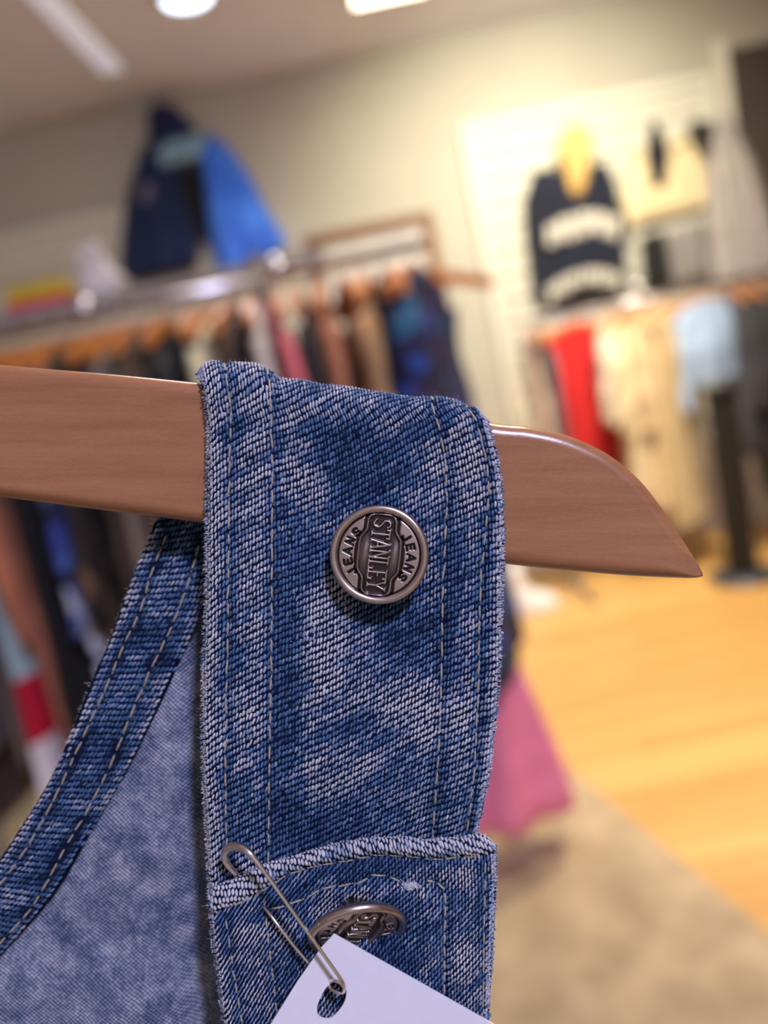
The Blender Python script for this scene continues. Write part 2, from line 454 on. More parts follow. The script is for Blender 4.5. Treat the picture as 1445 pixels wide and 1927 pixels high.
def weave(name, S, a, b, box_, keep, ang, ln, wid, ht, fade, parent, org, jit=0.10, edge_dark=0.05, seed=1):
    """warp floats of the twill as small raised yarn humps, all in one mesh"""
    g = np.random.default_rng(seed)
    u0, u1, v0, v1 = box_
    a = np.array(a, float); b = np.array(b, float)
    Minv = np.linalg.inv(np.stack([a, b], 1))
    cs = np.array([[u0, v0], [u1, v0], [u0, v1], [u1, v1]]).T
    ij = Minv @ cs
    I, J = np.meshgrid(np.arange(math.floor(ij[0].min()), math.ceil(ij[0].max()) + 1), np.arange(math.floor(ij[1].min()), math.ceil(ij[1].max()) + 1))
    c = I.ravel()[:, None] * a + J.ravel()[:, None] * b
    c = c + g.normal(0, 1, c.shape) * jit * np.array([abs(a[0]), abs(b[1])]) * 0.6
    ok = (c[:, 0] > u0) & (c[:, 0] < u1) & (c[:, 1] > v0) & (c[:, 1] < v1)
    c = c[ok]; c = c[keep(c[:, 0], c[:, 1])]
    N = len(c)
    an = (ang(c[:, 0], c[:, 1]) if callable(ang) else np.full(N, ang)) + g.normal(0, 0.07, N)
    L = ln * (1 + g.normal(0, 0.11, N)); Wd = wid * (1 + g.normal(0, 0.11, N)); H = ht * (1 + g.normal(0, 0.15, N))
    p = np.array([-1, -0.72, -0.25, 0.25, 0.72, 1.0]); q = np.array([-1, -0.55, 0, 0.55, 1.0])
    pg, qg = np.meshgrid(p, q, indexing='ij'); pg = pg.ravel(); qg = qg.ravel()
    taper = np.sqrt(np.clip(1 - 0.82 * pg ** 2, 0, 1))
    d = np.stack([np.sin(an), -np.cos(an)], -1); e = np.stack([np.cos(an), np.sin(an)], -1)
    off = (L / 2)[:, None, None] * pg[None, :, None] * d[:, None, :] + (Wd / 2)[:, None, None] * (qg * taper)[None, :, None] * e[:, None, :]
    uv = c[:, None, :] + off
    n = normals(S, c[:, 0], c[:, 1])
    hh = (1 - qg ** 2) ** 0.6 * (1 - np.abs(pg) ** 3.0)
    pos = S(uv[..., 0], uv[..., 1]) + n[:, None, :] * (H[:, None] * hh[None, :] - 0.03)[..., None]
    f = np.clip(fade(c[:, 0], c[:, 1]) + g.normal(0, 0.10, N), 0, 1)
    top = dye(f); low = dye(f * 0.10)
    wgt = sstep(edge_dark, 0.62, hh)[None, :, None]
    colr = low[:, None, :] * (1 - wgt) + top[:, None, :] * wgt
    F = grid_faces(5, 6)
    F = (F[None] + (np.arange(N) * 30)[:, None, None]).reshape(-1, 4)
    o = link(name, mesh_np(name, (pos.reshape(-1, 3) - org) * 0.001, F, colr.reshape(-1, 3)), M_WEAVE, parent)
    tag(o, kind='stuff')
    return o

def fuzz(name, P, Nrm, count, length, parent, org, seed=3, rad=0.032, m=None):
    """short loose fibres standing off a cloth edge, one mesh"""
    g = np.random.default_rng(seed)
    k = g.integers(0, len(P), count)
    base = P[k] + g.normal(0, 0.12, (count, 3))
    d = Nrm[k] + g.normal(0, 0.8, (count, 3)); d /= np.linalg.norm(d, axis=1)[:, None]
    ln = length * g.gamma(2.0, 0.5, count)
    bend = g.normal(0, 0.6, (count, 3))
    t = np.linspace(0, 1, 5)
    C = base[:, None] + d[:, None] * (ln[:, None] * t)[..., None] + bend[:, None] * (ln[:, None] * t ** 2)[..., None] * 0.7
    th = np.array([0, 2.094, 4.189])
    x = np.cross(d, [0.3, 0.5, 0.8]); x /= np.linalg.norm(x, axis=1)[:, None]; y = np.cross(d, x)
    ring = np.cos(th)[None, :, None] * x[:, None] + np.sin(th)[None, :, None] * y[:, None]
    V = C[:, :, None] + ring[:, None] * (rad * (1 - 0.5 * t))[None, :, None, None]
    F = grid_faces(3, 5, True)
    F = (F[None] + (np.arange(count) * 15)[:, None, None]).reshape(-1, 4)
    o = link(name, mesh_np(name, (V.reshape(-1, 3) - org) * 0.001, F), m or M_FUZZ, parent)
    return tag(o, kind='stuff')

# one shared stitch: a plump twisted thread dipping into the cloth at both ends (unit length along x, mm)
def stitch_mesh(name, bow):
    t = np.linspace(-1, 1, 11)
    pts = np.stack([t * 0.5, 0 * t, bow * (1 - t ** 4) - 0.06], -1)
    rad = 0.19 * np.sqrt(np.clip(1 - 0.85 * t ** 6, 0.02, 1)) * (1 + 0.10 * np.sin(t * 9))
    V, F, f0, f1 = tube_data(pts, rad, 8)
    me = bpy.data.meshes.new(name); me.from_pydata((V * 0.001).tolist(), [], F.tolist() + f0.tolist() + f1.tolist())
    for p in me.polygons: p.use_smooth = True
    me.materials.append(M_STITCH); return me
STITCH = stitch_mesh('stitch', 0.12)
def stitches(S, line, parent, org, pitch=33, gap=8, lift=0.05, thick=1.0, seed=5):
    """line: (n,2) points in u,v of S"""
    g = np.random.default_rng(seed)
    P = catmull(line, 10); d = np.r_[0, np.cumsum(np.linalg.norm(np.diff(P, axis=0), axis=1))]
    pos = 2.0
    while pos < d[-1] - pitch * 0.6:
        l = (pitch - gap) * (1 + g.normal(0, 0.10))
        uv = [np.array([np.interp(pos + x, d, P[:, 0]), np.interp(pos + x, d, P[:, 1])]) for x in (0, l / 2, l)]
        A, Mi, B = [S(np.array(x[0]), np.array(x[1])) for x in uv]
        n = normals(S, np.array(uv[1][0]), np.array(uv[1][1]))
        x = B - A; L = np.linalg.norm(x); x /= L
        x = x + np.cross(n, x) * g.normal(0, 0.05); x /= np.linalg.norm(x)
        n = n - x * np.dot(n, x); n /= np.linalg.norm(n); y = np.cross(n, x)
        o = link('stitch', STITCH, None, parent)
        c = (Mi + n * lift - org) * 0.001
        s = (1.0, 1.0, 1.0)
        Mx = Matrix(((x[0], y[0], n[0], c[0]), (x[1], y[1], n[1], c[1]), (x[2], y[2], n[2], c[2]), (0, 0, 0, 1)))
        o.matrix_local = Mx @ Matrix.Diagonal((L, thick, thick, 1))
        pos += l + gap * (1 + g.normal(0, 0.2))

# ------------------------------------------------------------------ wooden hanger
HZ, HT = -2.0, 7.6           # front face depth and thickness, mm
hang, horg = fg_empty('wooden_hanger', -770, 720, HZ - HT / 2)
tag(hang, 'light brown lacquered wooden hanger carrying the acid-wash denim strap', 'hanger')
top = [(-770, 610), (-640, 612), (-500, 622), (-350, 640), (-180, 663), (0, 683), (200, 700), (370, 717), (560, 738), (740, 762), (930, 793), (1000, 800), (1075, 818), (1150, 853), (1210, 902), (1256, 960), (1292, 1015), (1315, 1055), (1326, 1077)]
bot = [(1327, 1085), (1318, 1089), (1290, 1090), (1200, 1086), (1090, 1077), (955, 1063), (760, 1037), (560, 1010), (385, 986), (200, 962), (0, 936), (-180, 912), (-350, 890), (-500, 872), (-640, 862), (-770, 860)]
outl = np.vstack([catmull(top, 5), catmull(bot, 5)])
pts = PX(outl[:, 0], outl[:, 1], np.full(len(outl), HZ))[:, :2]
# mirror the arm about the plumb line through the hook
axis = np.array([-math.sin(-ROLL), math.cos(ROLL)]); axis = np.array([-math.sin(ROLL), math.cos(ROLL)])
c0 = PX(-770, 735, HZ)[:2]
rel = pts - c0; along = rel @ axis; side = rel - along[:, None] * axis
mir = c0 + along[:, None] * axis - side
mir = mir[::-1]
def arm_obj(name, poly, parent):
    """prism of the outline with generously rounded edges front and back"""
    P = np.array(poly); n = len(P)
    area = 0.5 * np.sum(P[:, 0] * np.roll(P[:, 1], -1) - np.roll(P[:, 0], -1) * P[:, 1])
    if area < 0: P = P[::-1]
    T = np.roll(P, -2, 0) - np.roll(P, 2, 0); T /= np.linalg.norm(T, axis=1)[:, None] + 1e-9
    inn = np.stack([-T[:, 1], T[:, 0]], -1)
    far = np.argmax(np.abs(((P - c0) @ np.array([axis[1], -axis[0]]))))
    dist = np.linalg.norm(P - P[far], axis=1); flat = np.abs((P - c0) @ np.array([axis[1], -axis[0]])) < 1.0
    k = np.clip(dist / 9.0, 0.22, 1.0)[:, None]; k[flat] = 0.0
    r = 2.7; rings = []
    prof = [(1 - math.cos(a), math.sin(a)) for a in np.linspace(math.pi / 2, 0, 8)]      # (inset, rise)
    for ins, rise in prof: rings.append((r * ins, HT / 2 - r + r * rise))
    for ins, rise in prof[::-1]: rings.append((r * ins, -(HT / 2 - r + r * rise)))
    V = []
    for ins, z in rings:
        q = P + inn * ins * k
        V.append(np.stack([q[:, 0] - horg[0], q[:, 1] - horg[1], np.full(n, z)], -1))
    V = np.array(V).reshape(-1, 3) * 0.001
    F = grid_faces(n, len(rings), True)[:, ::-1].tolist() + [list(range(n)), list(range(n * (len(rings) - 1), n * len(rings)))[::-1]]
    me = bpy.data.meshes.new(name); me.from_pydata(V.tolist(), [], F)
    bm = bmesh.new(); bm.from_mesh(me); bmesh.ops.recalc_face_normals(bm, faces=list(bm.faces)); bm.to_mesh(me); bm.free()
    for p in me.polygons: p.use_smooth = len(p.vertices) == 4
    return link(name, me, M_WOOD, parent)
arm_obj('arm', pts, hang)
arm_obj('arm', mir, hang)
hk = []
for t in np.linspace(0, 1, 10): hk.append(c0 + axis * (10 + 28 * t))
cc = c0 + axis * 55; sx = np.array([axis[1], -axis[0]])
for t in np.linspace(-90, 150, 22): hk.append(cc + 17 * (math.cos(math.radians(t)) * sx + math.sin(math.radians(t)) * axis))
hk = np.array(hk)
hook = tube('hook', [((x - horg[0]) * 0.001, (y - horg[1]) * 0.001, 0.0) for x, y in hk], 0.0017, M_CHROME, hang, 12)
HOOK_W = FG @ (Vector((cc[0] + axis[0] * 12.3, cc[1] + axis[1] * 12.3, HZ - HT / 2)) * 0.001)

# ------------------------------------------------------------------ denim garment
den, dorg = fg_empty('denim_dungarees', 660, 1927, -6)
tag(den, 'faded blue acid-wash denim dungaree top with metal buttons draped over the wooden hanger', 'dungarees')

SL = [(368, 690), (372, 703), (381, 735), (389, 800), (388, 900), (386, 985), (385, 1060), (384, 1150), (380, 1250), (378, 1350), (379, 1450), (381, 1550), (385, 1640), (388, 1700), (392, 1800)]
SR = [(898, 700), (905, 768), (922, 790), (937, 850), (946, 900), (951, 980), (950, 1060), (947, 1150), (944, 1250), (937, 1350), (925, 1450), (912, 1530), (902, 1580), (895, 1650), (885, 1800)]
SCR = [(0, 700), (0.05, 694), (0.14, 697), (0.24, 704), (0.31, 715), (0.42, 728), (0.54, 735), (0.68, 742), (0.80, 748), (0.88, 757), (0.95, 764), (1.0, 774)]
LA = np.array([(421, 690), (424, 700), (434, 745), (437, 780), (433, 900), (432, 1060), (431, 1180), (428, 1300), (426, 1450), (425, 1560), (426, 1680)], float)
LB = np.array([(500, 690), (503, 702), (510, 740), (512, 800), (514, 900), (513, 1060), (512, 1250), (509, 1400), (505, 1560), (503, 1680)], float)
LC = np.array([(800, 735), (808, 752), (826, 800), (838, 870), (841, 940), (838, 1010), (833, 1100), (831, 1250), (826, 1400), (816, 1560), (812, 1680)], float)
LD = np.array([(872, 745), (882, 768), (903, 815), (917, 880), (919, 930), (913, 1000), (905, 1080), (901, 1180), (900, 1290), (892, 1450), (880, 1570), (874, 1680)], float)
lx = lambda Ln, py: np.interp(py, Ln[:, 1], Ln[:, 0])
STW = 560.0
def strap_relief(px, py, u, v):
    A, B, C, Dd = lx(LA, py), lx(LB, py), lx(LC, py), lx(LD, py)
    le, re = u, STW - u
    h = 1.35 * (1 - sstep(B + 3, B + 18, px)) + 0.55 * sstep(C - 16, C - 2, px)
    g = lambda x, s: np.exp(-(x / s) ** 2)
    h = h - 0.42 * (g(px - A, 7) + g(px - B, 7) + g(px - C, 7) + g(px - Dd, 7))
    h = h + 0.30 * np.clip(np.sin(np.pi * np.clip((px - A) / (B - A), 0, 1)), 0, 1) + 0.25 * np.clip(np.sin(np.pi * np.clip((px - C) / (Dd - C), 0, 1)), 0, 1)
    pk = np.sin((py + 0.45 * px) / 10.5 + 2.2 * vnoise(px / 60, py / 60, 3))
    near = g(px - (A + B) / 2, 62) + g(px - (C + Dd) / 2, 62)
    h = h + 0.16 * pk * np.clip(near, 0, 1) * (0.4 + vnoise(px / 50, py / 90, 8))
    h = h + 1.5 * (fbm(px / 150, py / 190, 2, 5) - 0.5) * sstep(B, B + 80, px) * (1 - sstep(C - 80, C, px))
    h = h + 0.5 * (fbm(px / 45, py / 55, 2, 11) - 0.5)
    # soft creases as the cloth bends over the wood
    h = h + 0.55 * g(px - 560 - 0.25 * (py - 720), 26) * g(py - 760, 70) - 0.5 * g(px - 660, 55) * g(py - 850, 80)
    h = h - 1.6 * (1 - sstep(0, 24, le)) ** 2 - 1.9 * (1 - sstep(0, 22, re)) ** 2
    h = h + 0.25 * (vnoise(py / 13, 0 * py, 21) - 0.5) * ((1 - sstep(0, 30, le)) + (1 - sstep(0, 30, re)))
    h = h - 1.7 * sstep(1430, 1600, py)                  # tucks in behind the bib
    return h * sstep(-80, -10, v)
strapS = Sheet(SL, SR, SCR, 48, 0.0, strap_relief, STW, 0.25)
FADE_SHADE_BLOBS = [(640, 845, 75, 55, -.55), (700, 930, 80, 50, -.30), (600, 1030, 55, 45, -.22), (545, 900, 60, 50, .28), (450, 940, 60, 60, .18), (560, 790, 45, 40, .12),  # dye fade patches; shade beside the left seam and above the bib painted in
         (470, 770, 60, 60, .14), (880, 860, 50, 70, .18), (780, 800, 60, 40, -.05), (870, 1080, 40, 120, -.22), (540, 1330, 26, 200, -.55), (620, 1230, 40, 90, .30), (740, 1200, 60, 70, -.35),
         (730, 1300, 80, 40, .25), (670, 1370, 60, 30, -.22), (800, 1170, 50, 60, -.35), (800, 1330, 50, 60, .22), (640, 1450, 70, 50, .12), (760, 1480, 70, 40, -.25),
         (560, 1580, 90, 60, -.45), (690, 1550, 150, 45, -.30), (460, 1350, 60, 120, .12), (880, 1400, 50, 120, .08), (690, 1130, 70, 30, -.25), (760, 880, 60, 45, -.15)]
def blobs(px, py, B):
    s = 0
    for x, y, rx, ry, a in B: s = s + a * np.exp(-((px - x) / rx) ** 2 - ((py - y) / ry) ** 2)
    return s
def strap_fade_shade(u, v):
    px, py, z, n = strapS.flat(u, v)
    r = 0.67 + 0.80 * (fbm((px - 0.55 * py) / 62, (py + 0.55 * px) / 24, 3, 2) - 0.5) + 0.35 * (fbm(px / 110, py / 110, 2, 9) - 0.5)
    r = r + blobs(px, py, FADE_SHADE_BLOBS)
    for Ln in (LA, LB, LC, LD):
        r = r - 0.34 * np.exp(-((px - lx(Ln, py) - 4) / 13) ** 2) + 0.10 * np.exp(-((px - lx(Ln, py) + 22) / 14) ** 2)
    r = r + 0.55 * (1 - sstep(6, 34, u)) + 0.45 * (1 - sstep(4, 24, STW - u))
    return np.where(r < 0.42, 0.22 + 0.2 * np.exp((r - 0.42) / 0.2), r)
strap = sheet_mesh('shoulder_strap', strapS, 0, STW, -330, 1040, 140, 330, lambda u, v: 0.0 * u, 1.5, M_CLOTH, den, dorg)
strap['label'] = 'wide stitched denim shoulder strap'
keepS = lambda u, v: (u > 3) & (u < STW - 3)
weave('twill_weave', strapS, (6.35, -3.9), (0.35, 12.4), (0, STW, -40, 1036), keepS, lambda u, v: 0.20 + 0.10 * sstep(250, 600, v), 12.3, 5.5, 0.30, strap_fade_shade, strap, dorg, seed=11)
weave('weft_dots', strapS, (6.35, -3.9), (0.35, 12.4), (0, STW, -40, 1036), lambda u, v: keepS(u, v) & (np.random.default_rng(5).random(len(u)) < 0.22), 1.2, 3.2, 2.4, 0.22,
      lambda u, v: strap_fade_shade(u + 3.7, v + 6) * 0.5 + 0.45, strap, dorg, jit=0.30, seed=12)
def line_uv(S, Ln, y0, y1, step=25):
    """pixel line to u,v of a sheet on its front"""
    out = []
    for y in np.arange(y0, y1, step):
        x = float(lx(Ln, y)); l = float(np.interp(y, S.l[:, 1], S.l[:, 0])); r = float(np.interp(y, S.r[:, 1], S.r[:, 0]))
        q = (x - l) / (r - l); yc = float(np.interp(q, S.c[:, 0], S.c[:, 1])); dy = y - yc; R = S.R
        v = R * math.acos(min(1, max(-1, 1 - dy / R))) if dy < R else dy - R + R * math.pi / 2
        if dy < 1: continue
        out.append((q * S.w, v))
    return out
for k, (Ln, ya) in enumerate(((LA, 696), (LB, 706), (LC, 746), (LD, 762))):
    ln = line_uv(strapS, Ln, ya, 1640, 22)
    u0 = ln[0][0]
    stitches(strapS, [(u0, -30), (u0, 0)] + ln, strap, dorg, 34, 9, 0.05, 1.15, seed=20 + k)
for (uu, sd) in ((2, 31), (STW - 2, 32)):
    vv = np.linspace(-30, 950, 400); E = strapS(np.full(400, uu * 1.0), vv)
    nn = np.tile(np.array([-1.0 if uu < 10 else 1.0, 0.1, 0.25]), (400, 1))
    fuzz('frayed_edge', E, nn, 700, 0.26, strap, dorg, sd, 0.02)
    lo = (-1, 13) if uu < 10 else (STW - 11, STW + 1)
    weave('edge_fringe', strapS, (4.6, 1.3), (0.4, 4.6), (lo[0], lo[1], -30, 1030), lambda u, v: u > -5, lambda u, v: 1.35 + 0.5 * (vnoise(u / 9, v / 11, 77) - 0.5), 7.6, 4.2, 0.30,
          lambda u, v: 0.62 + 0.55 * (fbm(v / 22, u / 14, 2, 78) - 0.3), strap, dorg, jit=0.5, seed=sd + 60)
vv = np.linspace(10, STW - 10, 300); E = strapS(vv, np.full(300, 8.0))
fuzz('frayed_edge', E, np.tile(np.array([0, 1.0, 0.1]), (300, 1)), 200, 0.4, strap, dorg, 33, 0.016)

# ------------------------------------------------------------------ bib front with its rolled hem
BL = [(392, 1655), (389, 1690), (390, 1730), (396, 1790), (405, 1850), (415, 1927), (424, 1990), (440, 2100), (470, 2650)]
BR = [(922, 1560), (932, 1585), (937, 1605), (936, 1680), (931, 1760), (926, 1850), (922, 1927), (918, 2100), (905, 2650)]
BCR = [(0, 1674), (0.04, 1668), (0.10, 1651), (0.20, 1627), (0.31, 1606), (0.43, 1590), (0.57, 1583), (0.75, 1580), (0.88, 1578), (0.95, 1573), (0.985, 1576), (1.0, 1583)]
H1 = np.array([(400, 1722), (440, 1706), (468, 1691), (493, 1678), (517, 1662), (544, 1647), (588, 1632), (632, 1624), (668, 1616), (708, 1610), (739, 1610), (783, 1614), (827, 1617), (871, 1613), (900, 1611), (930, 1610)], float)
H2 = np.array([(478, 1722), (508, 1711), (530, 1705), (570, 1693), (606, 1674), (641, 1666), (677, 1660), (703, 1649), (730, 1653), (752, 1660)], float)
VR1 = np.array([(800, 1659), (818, 1662), (836, 1676), (837, 1720), (836, 1761), (836, 1850), (835, 1990)], float)
VR2 = np.array([(913, 1622), (911, 1717), (909, 1850), (907, 1990)], float)
VL1 = np.array([(424, 1730), (431, 1770), (442, 1850), (455, 1925), (463, 1990)], float)
VL2 = np.array([(500, 1722), (503, 1740), (510, 1806), (518, 1885), (526, 1990)], float)
BW = 548.0
hy = lambda Ln, px: np.interp(px, Ln[:, 0], Ln[:, 1])
def seg_dist(px, py, Ln):
    d = np.full(np.shape(px), 1e9)
    for (x0, y0), (x1, y1) in zip(Ln[:-1], Ln[1:]):
        t = np.clip(((px - x0) * (x1 - x0) + (py - y0) * (y1 - y0)) / ((x1 - x0) ** 2 + (y1 - y0) ** 2), 0, 1)
        d = np.minimum(d, np.hypot(px - x0 - t * (x1 - x0), py - y0 - t * (y1 - y0)))
    return d
def bib_relief(px, py, u, v):
    g = lambda x, s: np.exp(-(x / s) ** 2)
    h = 0 * px
    h = h - 0.50 * g(py - hy(H1, px), 7)
    h = h + 0.55 * np.clip(np.sin(np.pi * np.clip((py - hy(H1, px) + 34) / 34, 0, 1)), 0, 1)
    for Ln, a in ((H2, 0.40), (VR1, 0.45), (VR2, 0.35), (VL1, 0.35), (VL2, 0.35)):
        h = h - a * g(seg_dist(px, py, Ln), 7)
    h = h + 0.9 * (1 - sstep(0, 90, np.abs(px - 885)))*0.4
    h = h + 1.1 * (fbm(px / 70, py / 60, 2, 15) - 0.5) + 0.22 * np.sin((px * 1.0 + py * 0.7) / 11 + 3 * vnoise(px / 50, py / 50, 4)) * vnoise(px / 70, py / 70, 6)
    # hollow where the button pushes through, and the fold running down from it
    h = h - 2.6 * np.exp(-((px - 672) / 80) ** 2 - ((py - 1738) / 34) ** 2)
    h = h + 1.2 * np.exp(-((px - 800 + 0.25 * (py - 1760)) / 30) ** 2 - ((py - 1765) / 60) ** 2)
    h = h + 1.0 * np.exp(-((px - 545) / 45) ** 2 - ((py - 1770) / 70) ** 2)
    h = h - 1.6 * (1 - sstep(0, 20, u)) ** 2 - 1.6 * (1 - sstep(0, 20, BW - u)) ** 2
    return h * sstep(-22, 2, v)
bibS = Sheet(BL, BR, BCR, 14, 2.7, bib_relief, BW, 0.0)
BB = [(430, 1680, 70, 35, .5), (900, 1595, 60, 30, .4), (560, 1620, 80, 22, .3), (690, 1635, 70, 18, -.45), (760, 1635, 50, 16, -.2), (850, 1640, 45, 26, .35), (640, 1690, 60, 22, .12),
      (560, 1670, 60, 20, -.1), (770, 1760, 50, 50, -.25), (470, 1800, 50, 90, .22), (880, 1780, 45, 90, .2), (720, 1790, 50, 40, -.4), (740, 1700, 40, 20, -.2), (830, 1850, 60, 60, .05), (545, 1830, 40, 60, -.3)]
def bib_fade(u, v):
    px, py, z, n = bibS.flat(u, v)
    r = 0.64 + 0.90 * (fbm((px - 0.6 * py) / 44, (py + 0.7 * px) / 24, 3, 31) - 0.5) + blobs(px, py, BB)
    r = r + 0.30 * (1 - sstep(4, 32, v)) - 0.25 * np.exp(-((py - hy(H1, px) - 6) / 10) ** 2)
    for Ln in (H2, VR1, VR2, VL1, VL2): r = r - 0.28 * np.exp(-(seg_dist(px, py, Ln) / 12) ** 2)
    r = np.where(r < 0.42, 0.22 + 0.2 * np.exp((r - 0.42) / 0.2), r)
    return r + 0.5 * (1 - sstep(4, 30, u)) + 0.4 * (1 - sstep(4, 26, BW - u))
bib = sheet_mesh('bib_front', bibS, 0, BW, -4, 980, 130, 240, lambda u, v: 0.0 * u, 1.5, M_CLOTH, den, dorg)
bib['label'] = 'denim bib with rolled hem and buttonhole'
def hemmask(u, v):
    px, py, z, n = bibS.flat(u, v); return py < hy(H1, px) - 2
weave('hem_weave', bibS, (7.2, 3.0), (-1.5, 11.5), (3, BW - 3, -18, 60), hemmask, -0.30, 14.0, 6.4, 0.30, lambda u, v: bib_fade(u, v) + 0.18, bib, dorg, seed=41)
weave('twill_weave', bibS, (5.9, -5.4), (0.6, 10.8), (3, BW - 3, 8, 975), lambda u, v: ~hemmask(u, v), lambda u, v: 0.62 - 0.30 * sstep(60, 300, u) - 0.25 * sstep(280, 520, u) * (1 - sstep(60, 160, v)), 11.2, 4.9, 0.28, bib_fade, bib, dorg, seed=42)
def pix_uv(S, Ln):
    out = []
    for x, y in Ln:
        l = float(np.interp(y, S.l[:, 1], S.l[:, 0])); r = float(np.interp(y, S.r[:, 1], S.r[:, 0]))
        q = (x - l) / (r - l); yc = float(np.interp(q, S.c[:, 0], S.c[:, 1])); dy = max(y - yc, 0.5); R = S.R
        v = R * math.acos(min(1, max(-1, 1 - dy / R))) if dy < R else dy - R + R * math.pi / 2
        out.append((q * S.w, v))
    return out
for k, (Ln, pit, th) in enumerate(((H1[1:-1], 34, 1.0), (H2[1:], 33, 1.0), (VR1, 24, 1.25), (VR2, 30, 1.0), (VL1, 30, 0.95), (VL2, 30, 0.95))):
    stitches(bibS, pix_uv(bibS, Ln), bib, dorg, pit, 6 if k < 3 else 10, 0.06, th, seed=50 + k)
kp = bibS(np.full(60, pix_uv(bibS, [(772, 1666)])[0][0]), np.full(60, pix_uv(bibS, [(772, 1666)])[0][1]))
kp = kp + rng.normal(0, 1, (60, 3)) * np.array([0.75, 0.38, 0.16])
fuzz('thread_knot', kp, np.tile(np.array([0, 0.2, 1.0]), (60, 1)), 1500, 0.17, bib, dorg, 61, 0.05)
for (uu, sd) in ((2, 62), (BW - 2, 63)):
    vv = np.linspace(-10, 460, 200); E = bibS(np.full(200, uu * 1.0), vv)
    lo = (-1, 12) if uu < 10 else (BW - 11, BW + 1)
    weave('edge_fringe', bibS, (4.6, 1.3), (0.4, 4.6), (lo[0], lo[1], 6, 970), lambda u, v: u > -5, lambda u, v: 1.35 + 0.5 * (vnoise(u / 9, v / 11, 77) - 0.5), 7.0, 4.0, 0.28,
          lambda u, v: 0.60 + 0.55 * (fbm(v / 22, u / 14, 2, 79) - 0.3), bib, dorg, jit=0.5, seed=sd + 60)
    fuzz('frayed_edge', E, np.tile(np.array([-1.0 if uu < 10 else 1.0, 0.1, 0.25]), (200, 1)), 360, 0.24, bib, dorg, sd, 0.02)

# ------------------------------------------------------------------ back panel: lining and its bound edge
ZB = -13.0
OUT = [(330, 900), (315, 940), (292, 980), (250, 1085), (205, 1205), (165, 1300), (100, 1455), (40, 1555), (0, 1615), (-60, 1690), (-160, 1800), (-320, 1960), (-400, 2100)]
INN = [(405, 930), (402, 985), (396, 1060), (385, 1135), (345, 1230), (300, 1330), (240, 1450), (175, 1560), (100, 1685), (0, 1800), (-120, 1930), (-250, 2060), (-330, 2190)]
SO = [(315, 1005), (285, 1080), (265, 1150), (235, 1210), (195, 1305), (155, 1390), (120, 1465), (65, 1570), (0, 1665), (-50, 1730)]
SI = [(375, 1025), (350, 1110), (320, 1185), (280, 1270), (240, 1360), (215, 1425), (165, 1525), (115, 1610), (55, 1715), (5, 1770), (-40, 1825)]
SO = np.array(SO, float); SI = np.array(SI, float)
BDW = 112.0
def band_relief(px, py, u, v):
    h = 1.0 - 1.0 * (1 - sstep(0, 14, u)) ** 2 - 0.9 * (1 - sstep(0, 12, BDW - u)) ** 2
    h = h - 0.40 * np.exp(-(seg_dist(px, py, SO) / 6) ** 2) - 0.40 * np.exp(-(seg_dist(px, py, SI) / 6) ** 2)
    return h + 0.5 * (fbm(px / 40, py / 50, 2, 71) - 0.5) + 0.14 * np.sin(v / 8 + 3 * vnoise(u / 30, v / 60, 3)) * vnoise(u / 40, v / 50, 5)
bandS = Ribbon(OUT, INN, ZB, band_relief, BDW)
def band_fade(u, v):
    px, py = bandS.flat(u, v)
    r = 0.46 + 1.0 * (fbm((px) / 55, (py + 0.2 * px) / 30, 3, 81) - 0.5)
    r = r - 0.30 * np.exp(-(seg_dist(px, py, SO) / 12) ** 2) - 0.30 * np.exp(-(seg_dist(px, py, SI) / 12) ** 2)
    return r + 0.45 * (1 - sstep(3, 22, u)) + 0.30 * (1 - sstep(3, 18, BDW - u))
panel = empty('back_panel'); panel.parent = den
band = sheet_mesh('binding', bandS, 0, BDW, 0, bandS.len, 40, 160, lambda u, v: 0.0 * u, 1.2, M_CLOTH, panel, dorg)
wv = weave('binding_weave', bandS, (6.1, -3.7), (0.2, 12.4), (2, BDW - 2, 0, bandS.len), lambda u, v: u > 0, lambda u, v: 0.33 + 0.0 * u, 12.8, 5.0, 0.28, band_fade, panel, dorg, seed=82)
def rib_uv(S, Ln):
    vs = np.linspace(0, S.len, 500); out = []
    uu, vv = np.meshgrid(np.linspace(0, S.w, 57), vs); x, y = S.flat(uu, vv)
    for p in Ln:
        k = np.argmin((x - p[0]) ** 2 + (y - p[1]) ** 2); out.append((uu.ravel()[k], vv.ravel()[k]))
    return out
stitches(bandS, rib_uv(bandS, SO), panel, dorg, 33, 8, 0.05, 1.15, seed=83)
stitches(bandS, rib_uv(bandS, SI), panel, dorg, 33, 8, 0.05, 1.15, seed=84)
vv = np.linspace(0, bandS.len, 300); E = bandS(np.full(300, 1.0), vv)
fuzz('frayed_edge', E, np.tile(np.array([-0.9, 0.4, 0.2]), (300, 1)), 900, 0.30, panel, dorg, 85, 0.02)

